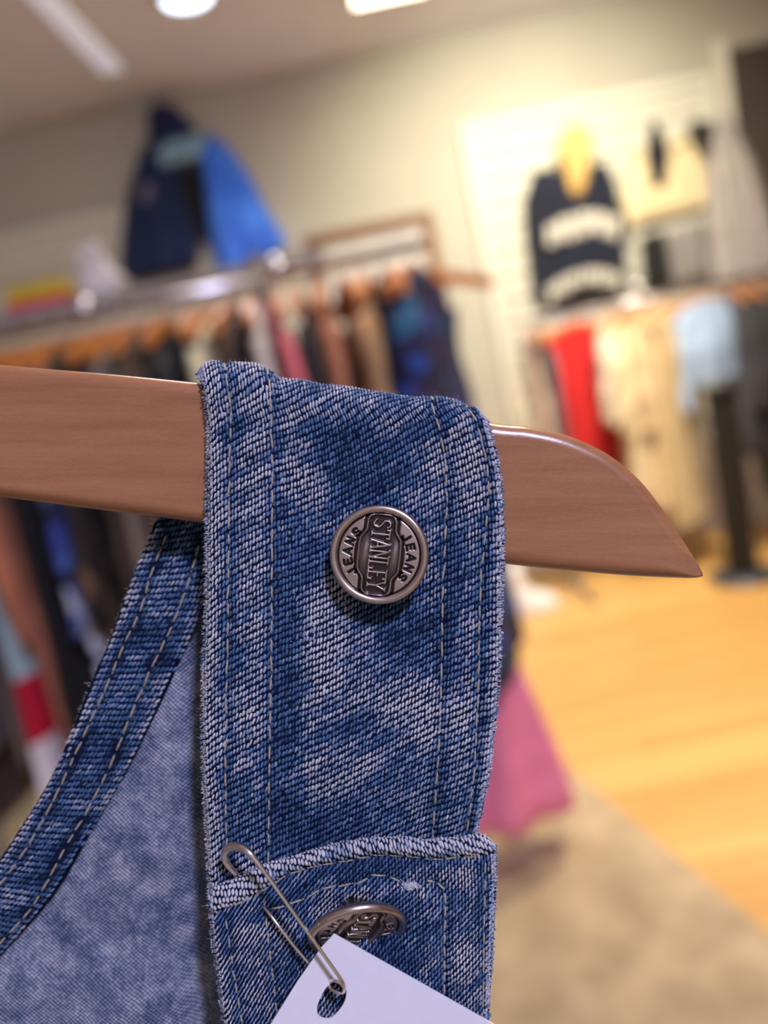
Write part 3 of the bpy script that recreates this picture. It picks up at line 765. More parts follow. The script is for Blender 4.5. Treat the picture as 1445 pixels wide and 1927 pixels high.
# lining: fine plain weave, procedural
def lining_mat():
    m, nt, b = new_mat('denim_lining')
    tc = nt.nodes.new('ShaderNodeTexCoord')
    sx = nt.nodes.new('ShaderNodeSeparateXYZ'); nt.links.new(tc.outputs['Object'], sx.inputs[0])
    def wav(out, per):
        k = nt.nodes.new('ShaderNodeMath'); k.operation = 'MULTIPLY'; k.inputs[1].default_value = 2 * math.pi / per
        s = nt.nodes.new('ShaderNodeMath'); s.operation = 'SINE'
        nt.links.new(out, k.inputs[0]); nt.links.new(k.outputs[0], s.inputs[0]); return s.outputs[0]
    wob = nt.nodes.new('ShaderNodeTexNoise'); wob.inputs['Scale'].default_value = 120
    nt.links.new(tc.outputs['Object'], wob.inputs['Vector'])
    def addw(out, k):
        a = nt.nodes.new('ShaderNodeMath'); a.operation = 'MULTIPLY_ADD'; a.inputs[1].default_value = k
        nt.links.new(wob.outputs['Fac'], a.inputs[0]); nt.links.new(out, a.inputs[2]); return a.outputs[0]
    wx = wav(addw(sx.outputs[0], 0.0016), 0.00098); wy = wav(addw(sx.outputs[1], 0.0012), 0.00086)
    mul = nt.nodes.new('ShaderNodeMath'); mul.operation = 'MULTIPLY'; nt.links.new(wx, mul.inputs[0]); nt.links.new(wy, mul.inputs[1])
    ad = nt.nodes.new('ShaderNodeMath'); ad.operation = 'MAXIMUM'; nt.links.new(wx, ad.inputs[0]); nt.links.new(wy, ad.inputs[1])
    n1 = nt.nodes.new('ShaderNodeTexNoise'); n1.inputs['Scale'].default_value = 170; n1.inputs['Detail'].default_value = 5; n1.inputs['Roughness'].default_value = 0.7
    nt.links.new(tc.outputs['Object'], n1.inputs['Vector'])
    n3 = nt.nodes.new('ShaderNodeTexNoise'); n3.inputs['Scale'].default_value = 1500; n3.inputs['Detail'].default_value = 2
    nt.links.new(tc.outputs['Object'], n3.inputs['Vector'])
    f = nt.nodes.new('ShaderNodeMath'); f.operation = 'MULTIPLY_ADD'; f.inputs[1].default_value = 0.16; nt.links.new(mul.outputs[0], f.inputs[0]); nt.links.new(n1.outputs['Fac'], f.inputs[2])
    f2 = nt.nodes.new('ShaderNodeMath'); f2.operation = 'MULTIPLY_ADD'; f2.inputs[1].default_value = 0.45; nt.links.new(n3.outputs['Fac'], f2.inputs[0]); nt.links.new(f.outputs[0], f2.inputs[2])
    cr = nt.nodes.new('ShaderNodeValToRGB'); e = cr.color_ramp.elements
    e[0].position = 0.40; e[0].color = (0.018, 0.035, 0.085, 1); e[1].position = 1.0; e[1].color = (0.44, 0.45, 0.50, 1)
    k = e.new(0.68); k.color = (0.115, 0.145, 0.235, 1)
    nt.links.new(f2.outputs[0], cr.inputs[0]); nt.links.new(cr.outputs[0], b.inputs['Base Color'])
    b.inputs['Roughness'].default_value = 0.9; b.inputs['Specular IOR Level'].default_value = 0.15
    bp = nt.nodes.new('ShaderNodeBump'); bp.inputs['Strength'].default_value = 0.7; bp.inputs['Distance'].default_value = 0.0003
    nt.links.new(mul.outputs[0], bp.inputs['Height']); nt.links.new(bp.outputs[0], b.inputs['Normal'])
    return m
M_LINING = lining_mat()
ny, nx = 190, 60
pys = np.linspace(930, 2640, ny); innP = catmull(INN, 12)
V = []
for y in pys:
    x0 = float(np.interp(y, innP[:, 1], innP[:, 0])) - 30 if y < 1930 else -150.0 - 0.35 * (y - 1930)
    xs = np.linspace(x0, 470, nx)
    z = ZB - 0.3 + 2.2 * (fbm(xs / 120, np.full(nx, y / 160), 2, 91) - 0.5) - 3.5 * sstep(330, 400, xs) - 2.0 * sstep(1500, 1930, np.full(nx, y)) * sstep(250, 420, xs)
    V.append(PX(xs, np.full(nx, y), z))
V = np.array(V); Vb = V - np.array([0, 0, 0.9])
k = nx * ny; F = grid_faces(nx, ny)[:, ::-1]
rim = np.r_[np.arange(nx), nx - 1 + nx * np.arange(1, ny), k - 2 - np.arange(nx - 1), nx * np.arange(ny - 2, -1, -1)]
r2 = np.roll(rim, -1); E = np.stack([rim[:-1], r2[:-1], r2[:-1] + k, rim[:-1] + k], -1)
lin = link('lining', mesh_np('lining', (np.vstack([V.reshape(-1, 3), Vb.reshape(-1, 3)]) - dorg) * 0.001, np.vstack([F, F[:, ::-1] + k, E])), M_LINING, panel)

# ------------------------------------------------------------------ metal button with its lettering in relief
STROKES = {  # unit box, x 0..1, y 0..1; lists of polylines
    'S': [[(.88, .80), (.72, .95), (.40, .97), (.14, .84), (.16, .63), (.42, .53), (.70, .45), (.88, .28), (.74, .08), (.42, .02), (.10, .14)]],
    'T': [[(.5, 0), (.5, .96)], [(.04, .96), (.96, .96)], [(.3, 0), (.7, 0)], [(.04, .96), (.04, .80)], [(.96, .96), (.96, .80)]],
    'A': [[(.06, 0), (.5, 1), (.94, 0)], [(.24, .36), (.76, .36)], [(-.06, 0), (.22, 0)], [(.78, 0), (1.06, 0)]],
    'N': [[(.14, 0), (.14, 1), (.86, 0), (.86, 1)], [(0, 0), (.28, 0)], [(.72, 1), (1, 1)], [(0, 1), (.14, 1)]],
    'L': [[(.2, 1), (.2, 0), (.92, 0), (.92, .22)], [(.02, 1), (.42, 1)], [(.02, 0), (.2, 0)]],
    'E': [[(.9, .80), (.9, .98), (.18, .98), (.18, .02), (.92, .02), (.92, .2)], [(.18, .52), (.62, .52)], [(0, .98), (.2, .98)], [(0, .02), (.2, .02)]],
    'Y': [[(.06, 1), (.5, .46), (.94, 1)], [(.5, .46), (.5, 0)], [(.3, 0), (.7, 0)], [(-.06, 1), (.2, 1)], [(.8, 1), (1.06, 1)]],
    'J': [[(.70, 1), (.70, .26), (.55, .04), (.28, .04), (.12, .24)]],
    'e': [[(.85, 1), (.18, 1), (.18, 0), (.85, 0)], [(.18, .52), (.72, .52)]],
    'a': [[(.06, 0), (.5, 1), (.94, 0)], [(.24, .34), (.76, .34)]],
    'n': [[(.14, 0), (.14, 1), (.86, 0), (.86, 1)]],
}
def button_face():
    n = 230
    g = np.linspace(-0.9, 0.9, n); X, Y = np.meshgrid(g, g)
    r = np.hypot(X, Y)
    # plaque: long vertical lozenge with a bulging middle
    ay = np.abs(Y)
    hw = 0.285 + 0.135 * (1 - sstep(0.30, 0.52, ay)) * (1 - 0.25 * (ay / 0.45) ** 2)
    end = np.hypot(np.maximum(np.abs(X) - 0.10, 0), np.maximum(ay - 0.62, 0))
    sd = np.where(ay < 0.62, np.abs(X) - hw, np.where(np.abs(X) < 0.10, ay - 0.62 - 0.19, end - 0.19) )
    sd = np.where((ay >= 0.50) & (ay < 0.66), np.maximum(np.abs(X) - 0.285, -1), sd)
    sd = np.where(ay >= 0.66, np.hypot(np.maximum(np.abs(X) - 0.125, 0), ay - 0.66) - 0.16, sd)
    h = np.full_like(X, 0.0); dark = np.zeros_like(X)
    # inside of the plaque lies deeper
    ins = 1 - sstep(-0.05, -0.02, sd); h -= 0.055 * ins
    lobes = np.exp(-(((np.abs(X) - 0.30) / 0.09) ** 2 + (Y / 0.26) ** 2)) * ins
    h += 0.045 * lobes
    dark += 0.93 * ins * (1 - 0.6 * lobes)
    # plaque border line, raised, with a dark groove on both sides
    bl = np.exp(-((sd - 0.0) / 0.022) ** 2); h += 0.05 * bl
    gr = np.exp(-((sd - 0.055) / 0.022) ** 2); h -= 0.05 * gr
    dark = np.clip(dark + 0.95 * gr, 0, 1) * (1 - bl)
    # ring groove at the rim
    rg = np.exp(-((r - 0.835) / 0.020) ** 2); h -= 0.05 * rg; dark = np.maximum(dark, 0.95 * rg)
    d_in = np.full_like(X, 9.0)
    def strokes(ch, f):
        dd = np.full_like(X, 9.0)
        for pl in STROKES[ch]:
            q = [f(*p) for p in pl]
            for (x0, y0), (x1, y1) in zip(q[:-1], q[1:]):
                t = np.clip(((X - x0) * (x1 - x0) + (Y - y0) * (y1 - y0)) / ((x1 - x0) ** 2 + (y1 - y0) ** 2 + 1e-9), 0, 1)
                dd = np.minimum(dd, np.hypot(X - x0 - t * (x1 - x0), Y - y0 - t * (y1 - y0)))
        return dd
    # name running down the plaque, letter tops to the right
    word = 'STANLEY'; lw = 0.180; tot = 1.44
    for k, ch in enumerate(word):
        y1 = tot / 2 - k * tot / 7 - 0.012
        hh = 0.38 if k not in (0, 6) else 0.36
        d_in = np.minimum(d_in, strokes(ch, lambda x, y: (-hh / 2 + y * hh, y1 - x * lw)))
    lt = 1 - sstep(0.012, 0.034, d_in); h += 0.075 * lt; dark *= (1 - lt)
    # the word round each side, sunk and darkened
    d2 = np.full_like(X, 9.0)
    for cen in (180, 0):
        for k, ch in enumerate('JeanS'):
            a = math.radians(cen + (38 - 19 * k)); ca, sa = math.cos(a), math.sin(a)
            rr, hgt, wdt = 0.565, 0.155, 0.145
            d2 = np.minimum(d2, strokes(ch, lambda x, y: ((rr + y * hgt) * ca + (x - 0.5) * wdt * sa, (rr + y * hgt) * sa - (x - 0.5) * wdt * ca)))
    l2 = 1 - sstep(0.016, 0.032, d2); h -= 0.035 * l2; dark = np.maximum(dark, l2)
    keep = r < 0.885
    idx = -np.ones(X.size, int); idx[keep.ravel()] = np.arange(keep.sum())
    F = grid_faces(n, n); F = idx[F]; F = F[(F >= 0).all(1)]
    V = np.stack([X, Y, h + 0.045 * (1 - r ** 2)], -1).reshape(-1, 3)[keep.ravel()]
    dk = dark.ravel()[keep.ravel()][:, None]
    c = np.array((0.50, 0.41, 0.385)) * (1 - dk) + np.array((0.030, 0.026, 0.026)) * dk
    return V, F, c
M_BTN = attr_mat('antique_silver', 0.34, 1.0, 0.0, 0.5)
M_RIM = mat('antique_silver_rim', (0.56, 0.46, 0.43), 0.28, 1.0, var=0.15, scale=250)
BR_MM = 9.1
bV, bF, bC = button_face()
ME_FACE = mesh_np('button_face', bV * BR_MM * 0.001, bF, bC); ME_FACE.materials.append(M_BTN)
prof = [(0.84, -0.03)] + [(0.92 + 0.08 * math.cos(a), 0.0 + 0.085 * math.sin(a)) for a in np.linspace(math.pi, -0.9, 14)] + [(0.90, -0.13), (0.62, -0.17), (0.36, -0.19), (0.34, -0.62), (0.0, -0.62)]
lV, lF = lathe_data(prof, 72)
ME_RIM = mesh_np('button_rim', lV * BR_MM * 0.001, lF[:, ::-1]); ME_RIM.materials.append(M_RIM)
def button(name, px, py, z, nrm, spin, label):
    o = empty(name); o.parent = den
    n = Vector(nrm).normalized()
    up = Vector((math.sin(spin), math.cos(spin), 0)); up = (up - n * up.dot(n)).normalized(); x = up.cross(n)
    c = Vector((PX(px, py, z) - dorg) * 0.001)
    o.matrix_local = Matrix(((x.x, up.x, n.x, c.x), (x.y, up.y, n.y, c.y), (x.z, up.z, n.z, c.z), (0, 0, 0, 1)))
    o['label'] = label
    link('face', ME_FACE, None, o); link('rim', ME_RIM, None, o)
    return o
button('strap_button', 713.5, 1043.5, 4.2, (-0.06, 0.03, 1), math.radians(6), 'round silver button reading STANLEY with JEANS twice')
button('bib_button', 673, 1752, 4.6, (0.16, -0.56, 0.74), math.radians(14), 'silver button tilted in the buttonhole')

# ------------------------------------------------------------------ paper tag
tg, torg = fg_empty('paper_tag', 700, 1990, 7)
tag(tg, 'blank white paper price tag hanging from the safety pin', 'tag')
TZ = lambda px, py: 7.2 + 0.004 * (np.asarray(px) - 628) - 0.002 * (np.asarray(py) - 1758)
c0_, c1_ = np.array((628., 1758.)), np.array((920., 1923.))
dr = (c1_ - c0_) / np.linalg.norm(c1_ - c0_); dl = np.array((-0.535, 0.845))
out = [c0_ + dr * 0, c0_ + dr * 420, c0_ + dr * 420 + dl * 640, np.array((604., 1784.)) + dl * 610, np.array((560., 1846.)), np.array((604., 1784.))]
rim_o = []
for a, b in zip(out, out[1:] + out[:1]):
    for t in np.linspace(0, 1, 10, endpoint=False): rim_o.append(a + (b - a) * t)
th = np.linspace(0, 2 * np.pi, 36, endpoint=False); tl = math.radians(-14)
hx, hyy = 27 * np.cos(th) * (1 + 0.04 * np.sin(3 * th)), 38 * np.sin(th) * (1 + 0.03 * np.cos(5 * th))
hole = np.stack([625 + hx * math.cos(tl) + hyy * math.sin(-tl) * -1, 1881 + hx * math.sin(tl) * -1 * -1 + hyy * math.cos(tl)], -1)
bm = bmesh.new()
def loop(P):
    vs = [bm.verts.new(Vector((PX(p[0], p[1], float(TZ(p[0], p[1]))) - torg) * 0.001)) for p in P]
    return [bm.edges.new((vs[i], vs[(i + 1) % len(vs)])) for i in range(len(vs))]
ed = loop(rim_o) + loop(hole)
bmesh.ops.triangle_fill(bm, edges=ed, use_beauty=True, use_dissolve=False)
for f in bm.faces:
    f.normal_update()
    if f.normal.z < 0: f.normal_flip()
tcard = bm_obj('card', bm, M_PAPER, tg)
sd_ = tcard.modifiers.new('solid', 'SOLIDIFY'); sd_.thickness = 0.00032; sd_.offset = -1

# ------------------------------------------------------------------ safety pin
pin, porg = fg_empty('safety_pin', 640, 1850, 8)
tag(pin, 'small steel safety pin through the denim hem holding the paper tag', 'safety pin')
def ptube(name, pts, rad, parent, n=8, sides=12):
    C = catmull(np.array(pts, float), n); P = (PX(C[:, 0], C[:, 1], C[:, 2]) - porg) * 0.001
    R = np.interp(np.linspace(0, 1, len(P)), np.linspace(0, 1, len(rad)), rad) * 0.001
    return tube(name, P, R, M_CHROME, parent, sides)
ptube('coiled_arm', [(470, 1604, 8.0), (497, 1640, 8.6), (530, 1686, 9.2), (580, 1756, 9.8), (620, 1812, 10.0), (641, 1842, 10.0), (648, 1856, 9.6), (646, 1866, 8.6), (638, 1868, 7.6), (625, 1862, 6.6), (617, 1853, 6.0), (618, 1846, 6.2), (630, 1845, 8.4), (644, 1852, 8.8), (648, 1864, 8.2)],
      [0.40, 0.36, 0.34, 0.33, 0.33, 0.33, 0.32, 0.32, 0.32, 0.32, 0.32, 0.32, 0.32, 0.3, 0.28], pin)
ptube('needle_arm', [(452, 1650, 0.6), (470, 1672, 1.0), (490, 1698, 2.2), (506, 1718, 4.4), (530, 1750, 5.6), (560, 1788, 5.9), (590, 1822, 6.0), (612, 1846, 6.1), (622, 1858, 6.3)],
      [0.30, 0.30, 0.30, 0.30, 0.30, 0.30, 0.30], pin)
ptube('clasp', [(500, 1644, 8.7), (484, 1622, 8.3), (468, 1604, 7.9), (452, 1594, 7.0), (436, 1593, 5.6), (424, 1602, 4.2), (424, 1618, 3.0), (436, 1636, 1.9), (452, 1652, 0.8)],
      [0.36, 0.50, 0.62, 0.74, 0.80, 0.78, 0.66, 0.56, 0.45], pin, 10, 14)

# ================================================================== shop fittings and clothes behind
M_RAIL = mat('chrome_rail', (0.62, 0.62, 0.66), 0.22, 1.0, var=0.05, scale=30)
M_SHELF = mat('grey_shelf', (0.34, 0.31, 0.28), 0.55, var=0.08, scale=10)
M_HWOOD = mat('shop_hanger_wood', s2l((190, 118, 52)), 0.4, var=0.2, scale=30, stretch=(1, 6, 6))
M_BLACK = mat('black_metal', (0.004, 0.004, 0.004), 0.6, var=0.2, scale=20)
M_BASE = mat('steel_base', (0.10, 0.11, 0.14), 0.35, 0.6, var=0.1, scale=20)
M_FRAME = mat('brown_frame_wood', s2l((120, 78, 34)), 0.5, var=0.2, scale=15)
M_MIRROR = mat('mirror_glass', (0.60, 0.57, 0.50), 0.30, 0.0, var=0.22, scale=7)
cloth = {}
def fab(c, rough=0.9):
    if c not in cloth: cloth[c] = mat('cloth_%d_%d_%d' % c, s2l(c), rough, var=0.14, scale=14, bump=0.2, sheen=0.1)
    return cloth[c]

# ---- lamps in the ceiling
def downlight(px, py, r, col, strength, label):
    p = WZ(px, py, CEIL)
    o = empty('ceiling_light', (p.x, p.y, CEIL)); tag(o, label, 'ceiling light')
    V, F = lathe_data([(r * 1.25, 0.0), (r * 1.25, -0.018), (r * 1.0, -0.030), (r * 0.95, -0.012)], 32)
    link('trim_ring', mesh_np('trim_ring', V, F), M_TRIM, o)
    V, F = lathe_data([(r * 0.97, -0.014), (r * 0.6, -0.02), (0.001, -0.022)], 32)
    link('diffuser', mesh_np('diffuser', V, F), mat('lamp_diffuser', (0.9, 0.9, 0.9), 0.5, emit=(col, strength)), o)
    return o, p
dlo, dlp = downlight(350, -12, 0.105, (0.62, 0.76, 1.0), 5, 'round cool white recessed downlight in the ceiling')
p = WZ(735, -46, CEIL)
o = empty('ceiling_light', (p.x, p.y, CEIL)); tag(o, 'square warm white panel light in the ceiling', 'ceiling light')
box('frame', -0.19, 0.19, -0.19, 0.19, -0.02, 0, M_TRIM, o, 0.004)
box('diffuser', -0.17, 0.17, -0.17, 0.17, -0.024, -0.019, mat('warm_diffuser', (0.9, 0.9, 0.8), 0.5, emit=((1.0, 0.90, 0.66), 6)), o)
p0, p1 = WZ(212, 122, CEIL), WZ(70, -30, CEIL)
o = empty('ceiling_light', (p0.x, p0.y, CEIL)); tag(o, 'long slim strip light on the ceiling', 'ceiling light')
q = p1 - p0; L = q.length; o.rotation_euler = (0, 0, math.atan2(q.y, q.x))
box('housing', 0, L + 0.6, -0.06, 0.06, -0.03, 0, M_TRIM, o, 0.004)
box('diffuser', 0.02, L + 0.58, -0.05, 0.05, -0.045, -0.028, mat('strip_diffuser', (0.85, 0.85, 0.9), 0.4, emit=((0.78, 0.80, 1.0), 0.34)), o, 0.006)
# the fitting that holds the key lamp, behind the viewer
o = empty('ceiling_light', (KEY.x, KEY.y, CEIL)); tag(o, 'round cool white ceiling spot behind the viewer', 'ceiling light')
V, F = lathe_data([(0.05, 0.0), (0.15, -0.01), (0.15, -0.10), (0.13, -0.10), (0.125, -0.03)], 28)
link('housing', mesh_np('housing', V, F), M_TRIM, o)

# ---- hangers and hanging clothes
def hanger_meshes():
    x = np.linspace(-0.21, 0.21, 29)
    z = -0.050 - 0.048 * (np.abs(x) / 0.21) ** 1.4; hh = 0.017 - 0.005 * np.abs(x) / 0.21
    V = []
    for k in range(len(x)):
        for dy, dz in ((-0.009, 1), (0.009, 1), (0.009, -1), (-0.009, -1)): V.append((x[k], dy, z[k] + dz * hh[k]))
    F = grid_faces(4, len(x), True).tolist() + [[0, 1, 2, 3], [len(V) - 1, len(V) - 2, len(V) - 3, len(V) - 4]]
    me = bpy.data.meshes.new('hanger_bar'); me.from_pydata(V, [], F); me.materials.append(M_HWOOD)
    pts = [(0, 0, -0.058 + 0.003 * t) for t in range(0, 11)] + [(0.018 * math.cos(a), 0, -0.003 + 0.018 * math.sin(a)) for a in np.linspace(-1.57, 2.6, 18)]
    V, F, f0, f1 = tube_data(pts, 0.0017, 6)
    mh = bpy.data.meshes.new('hanger_hook'); mh.from_pydata(V.tolist(), [], F.tolist() + f0.tolist() + f1.tolist()); mh.materials.append(M_RAIL)
    return me, mh
H_BAR, H_HOOK = hanger_meshes()
def shop_hanger(loc, rz, label):
    o = link('wooden_hanger', H_BAR); o.location = loc; o.rotation_euler = (0, 0, rz)
    tag(o, label, 'hanger', 'wooden hangers on the shop rails')
    link('hook', H_HOOK, None, o)
    return o

def garment_mesh(name, wsh, whem, length, dep, seed, folds=7, fold_amp=0.16, top=-0.052, flare=0.0):
    g = np.random.default_rng(seed); ns, nr = 44, 30
    th = np.linspace(0, 2 * np.pi, ns, endpoint=False); t = np.linspace(0, 1, nr); ph = g.random(4) * 6
    V = []
    for k in t:
        z = top - k * length
        if k < 0.02: hw, hd = 0.055, dep * 0.30
        else:
            sh = min(1.0, (k * length) / 0.062); hw = 0.06 + (wsh / 2 - 0.06) * math.sin(sh * math.pi / 2) + (whem - wsh) / 2 * max(0, k - 0.12)
            hd = dep * (0.40 + 0.6 * min(1, k * length / 0.25))
            fl = float(sstep(0.55, 1.02, k)) * flare; hw += fl; hd += fl * 0.35
        am = fold_amp * min(1, k * 1.3)
        cx = np.sign(np.cos(th)) * np.abs(np.cos(th)) ** 0.8; sy = np.sign(np.sin(th)) * np.abs(np.sin(th)) ** 0.7
        w = 1 + am * np.sin(folds * th + ph[0] + k * 1.5) + 0.5 * am * np.sin((folds + 4) * th + ph[1] - k * 2)
        V.append(np.stack([hw * cx * (1 + 0.25 * (w - 1)), hd * sy * w + 0.012 * math.sin(k * 5 + ph[2]), np.full(ns, z) + 0.02 * am * np.sin(3 * th + ph[3]) * (k > 0.97)], -1))
    V = np.array(V).reshape(-1, 3); F = grid_faces(ns, nr, True).tolist() + [list(range(ns))[::-1], list(range(ns * (nr - 1), ns * nr))]
    me = bpy.data.meshes.new(name); me.from_pydata(V.tolist(), [], F)
    for p in me.polygons: p.use_smooth = True
    return me
def sleeve_mesh(name, wsh, length, seed, dep, side, spread=0.05):
    g = np.random.default_rng(seed); n = 14; t = np.linspace(0, 1, n)
    pts = np.stack([side * (wsh / 2 - 0.04 + spread * t + 0.02 * np.sin(t * 3)), 0.02 * np.sin(t * 4 + g.random() * 6), -0.14 - t * length], -1)
    rad = 0.050 - 0.014 * t + 0.006 * np.sin(t * 14 + g.random() * 6)
    V, F, f0, f1 = tube_data(pts, rad, 14)
    V[:, 1] *= min(1.0, dep / 0.05) * 0.9
    me = bpy.data.meshes.new(name); me.from_pydata(V.tolist(), [], F.tolist() + f0.tolist() + f1.tolist())
    for p in me.polygons: p.use_smooth = True
    return me
gseed = [100]
def garment(kind, loc, rz, m, label, cat, group, wsh=0.42, whem=0.46, length=0.75, dep=0.035, sleeves=0.5, hanger=None, fold_amp=0.16, flare=0.0):
    gseed[0] += 1
    o = empty(kind, loc, rz); tag(o, label, cat, group)
    link('body', garment_mesh('body', wsh, whem, length, dep, gseed[0], fold_amp=fold_amp, flare=flare), m, o)
    if sleeves:
        for s in (-1, 1): link('sleeve', sleeve_mesh('sleeve', wsh, sleeves, gseed[0] + 40 * s, dep, s), m, o)
    if hanger: shop_hanger(loc, rz, hanger)
    return o

# ---- the long rack on the left, end towards the aisle
LY = 1.75
ra, rb = W(-330, 690, LY), W(905, 438, LY)
RZ = (W(160, 598, LY).z + W(640, 492, LY).z) / 2
def rail_x(px, py=680): return W(px, py, LY).x
rack = empty('clothes_rack', (rail_x(300), LY, 0)); tag(rack, 'long chrome clothes rack with grey top shelf on the left', 'clothes rack')
x0, x1 = rail_x(-330), rail_x(800, 480)
ox = rail_x(300)
tube('rail', [(x0 - ox, 0, RZ), (x1 - ox, 0, RZ)], 0.013, M_RAIL, rack, 14)
for xx in (x0 + 0.03, rail_x(520)):
    tube('upright', [(xx - ox, 0.0, 0.02), (xx - ox, 0.0, RZ + 0.05)], 0.015, M_RAIL, rack, 12)
    box('foot', xx - ox - 0.02, xx - ox + 0.02, -0.20, 0.20, 0.013, 0.035, M_RAIL, rack, 0.005)
sz0, sz1 = RZ + 0.024, RZ + 0.044
box('shelf', x0 - ox, x1 - ox - 0.22, 0.03, 0.27, sz0, sz1, M_SHELF, rack, 0.004)
for px_, py_ in ((160, 603), (527, 531)):
    xx = W(px_, py_, LY - 0.03).x - ox
    bm = bmesh.new(); bmesh.ops.create_uvsphere(bm, u_segments=20, v_segments=12, radius=0.027)
    for v in bm.verts: v.co += Vector((xx, -0.02, RZ + 0.012))
    bm_obj('joint_ball', bm, M_RAIL, rack, True)

GL = 'clothes on the long left rack'
teal_band = pattern_mat('pale_teal_with_red_band', [s2l((225, 222, 226)), s2l((190, 15, 50)), s2l((165, 195, 200)), s2l((150, 180, 186)), s2l((160, 190, 196)), s2l((150, 182, 188)), s2l((158, 188, 194))], 1.0, 'bands')
blue_wht = pattern_mat('blue_and_white_print', [s2l((45, 60, 140)), s2l((200, 208, 228)), s2l((70, 95, 170)), s2l((28, 32, 70))], 22, 'voronoi')
brown_dot = pattern_mat('dark_brown_dotted', [s2l((38, 30, 30)), s2l((95, 75, 58)), s2l((30, 24, 26)), s2l((48, 38, 36))], 24, 'voronoi')
floral = pattern_mat('navy_floral', [s2l((14, 20, 62)), s2l((30, 66, 150)), s2l((16, 22, 66)), s2l((52, 38, 84)), s2l((26, 76, 112)), s2l((14, 18, 50))], 20, 'voronoi')
items = [  # pixel x across the rail, material, name, colour words, length, sleeve
    (-290, fab((70, 66, 64)), 'coat', 'charcoal coat', 1.05, .6), (-215, fab((56, 42, 36)), 'coat', 'dark chocolate coat', 1.0, .6), (-150, fab((96, 92, 88)), 'cardigan', 'ash grey cardigan', .8, .5),
    (-48, teal_band, 'trousers', 'pale teal trousers with a red band and white hem', .96, 0), (-98, fab((104, 92, 84)), 'jumper', 'taupe jumper', .85, .55), (-4, fab((168, 104, 78)), 'jumper', 'terracotta jumper', .98, .5),
    (38, fab((14, 14, 17)), 'dress', 'long black dress', 1.05, 0), (92, blue_wht, 'blouse', 'blue and white printed blouse', .92, .5), (150, brown_dot, 'blouse', 'dark brown dotted blouse', .95, .5),
    (200, fab((60, 46, 40)), 'jacket', 'dark brown jacket', .9, .55), (248, fab((120, 108, 96)), 'jumper', 'mushroom grey jumper', .8, .5), (292, fab((72, 50, 34)), 'jacket', 'chestnut brown jacket', .9, .55),
    (336, fab((16, 15, 18)), 'jacket', 'black jacket', .9, .5), (382, fab((38, 84, 96)), 'shirt', 'dark teal shirt', .8, .5), (424, fab((206, 200, 164)), 'shirt', 'pale cream shirt', .82, .5),
    (462, fab((74, 50, 34)), 'skirt', 'brown long skirt', .9, 0), (502, fab((196, 190, 186)), 'shirt', 'off white shirt', .8, .5), (545, fab((206, 104, 112)), 'blouse', 'rose pink blouse', .85, .5),
    (588, fab((24, 25, 30)), 'jacket', 'charcoal black jacket', .9, .55), (632, fab((158, 102, 74)), 'jacket', 'rust brown suede jacket', .9, .55), (676, fab((178, 138, 98)), 'coat', 'camel coat', 1.0, .55),
    (722, fab((150, 118, 84)), 'cardigan', 'tan cardigan', .85, .5), (758, fab((18, 17, 22)), 'dress', 'short black dress', .9, 0)]
for px_, m_, kind, words, ln_, sl in items:
    X = rail_x(px_)
    rz = math.pi / 2 + random.uniform(-0.12, 0.12)
    hl = 'wooden hanger on the left rack holding the ' + words.split(' with ')[0]
    garment(kind, (X, LY, RZ), rz, m_, words + (' hanging on the left rack' if 'with' not in words else ' on the left rack'), kind, GL, length=ln_, sleeves=sl, wsh=0.40, whem=0.44, dep=0.022, hanger=hl)
X = rail_x(812)
garment('shirt', (X, LY, RZ), math.pi / 2 - 0.38, floral, 'navy blue floral shirt at the aisle end of the left rack', 'shirt', GL, length=0.95, sleeves=.5, dep=0.045, hanger='wooden hanger holding the navy floral shirt at the rack end')
# pink flared dress at the very end, swinging out
pb = W(1000, 1578, LY)
garment('dress', (rail_x(800), LY + 0.10, RZ), 0.2, fab((252, 140, 176)), 'long flared pink dress reaching almost to the carpet at the rack end', 'dress', GL, wsh=0.13, whem=0.13, length=RZ - 0.062 - pb.z, sleeves=0, dep=0.045, fold_amp=0.22, flare=0.115,
        hanger='wooden hanger holding the long pink dress at the rack end')

# things on the shelf
def shelf_x(px, py): return W(px, py, LY + 0.13)
p = shelf_x(82, 560)
bx = empty('cardboard_box', (p.x, LY + 0.13, sz1)); tag(bx, 'flat yellow box with a red and pink base on the rack shelf', 'box')
box('lid', -0.066, 0.066, -0.05, 0.05, 0.028, 0.062, mat('yellow_card', s2l((205, 178, 30)), 0.6), bx, 0.003)
box('tray', -0.069, 0.069, -0.053, 0.053, 0.0, 0.028, pattern_mat('red_and_pink_card', [s2l((225, 150, 165)), s2l((205, 60, 85))], 7, 'noise'), bx, 0.003)
p = shelf_x(190, 520)
wb = empty('soft_toy', (p.x, LY + 0.13, sz1)); tag(wb, 'crumpled white cloth bundle beside the yellow box', 'cloth')
def lump(name, c, r, m, parent, seed, amp=0.25):
    g = np.random.default_rng(seed); bm = bmesh.new(); bmesh.ops.create_icosphere(bm, subdivisions=3, radius=1)
    ph = g.random(6) * 6
    for v in bm.verts:
        k = 1 + amp * (math.sin(4 * v.co.x + ph[0]) * math.sin(4 * v.co.y + ph[1]) + 0.6 * math.sin(7 * v.co.z + ph[2] + 3 * v.co.x))
        v.co = Vector((c[0] + v.co.x * r[0] * k, c[1] + v.co.y * r[1] * k, max(c[2] + v.co.z * r[2] * k, 0.0)))
    return bm_obj(name, bm, m, parent, True)
wb.name = 'cloth_bundle'
lump('fold', (0.0, 0, 0.035), (0.055, 0.05, 0.045), fab((214, 208, 206)), wb, 3)
lump('fold', (-0.015, 0.01, 0.085), (0.035, 0.03, 0.045), fab((214, 208, 206)), wb, 4)

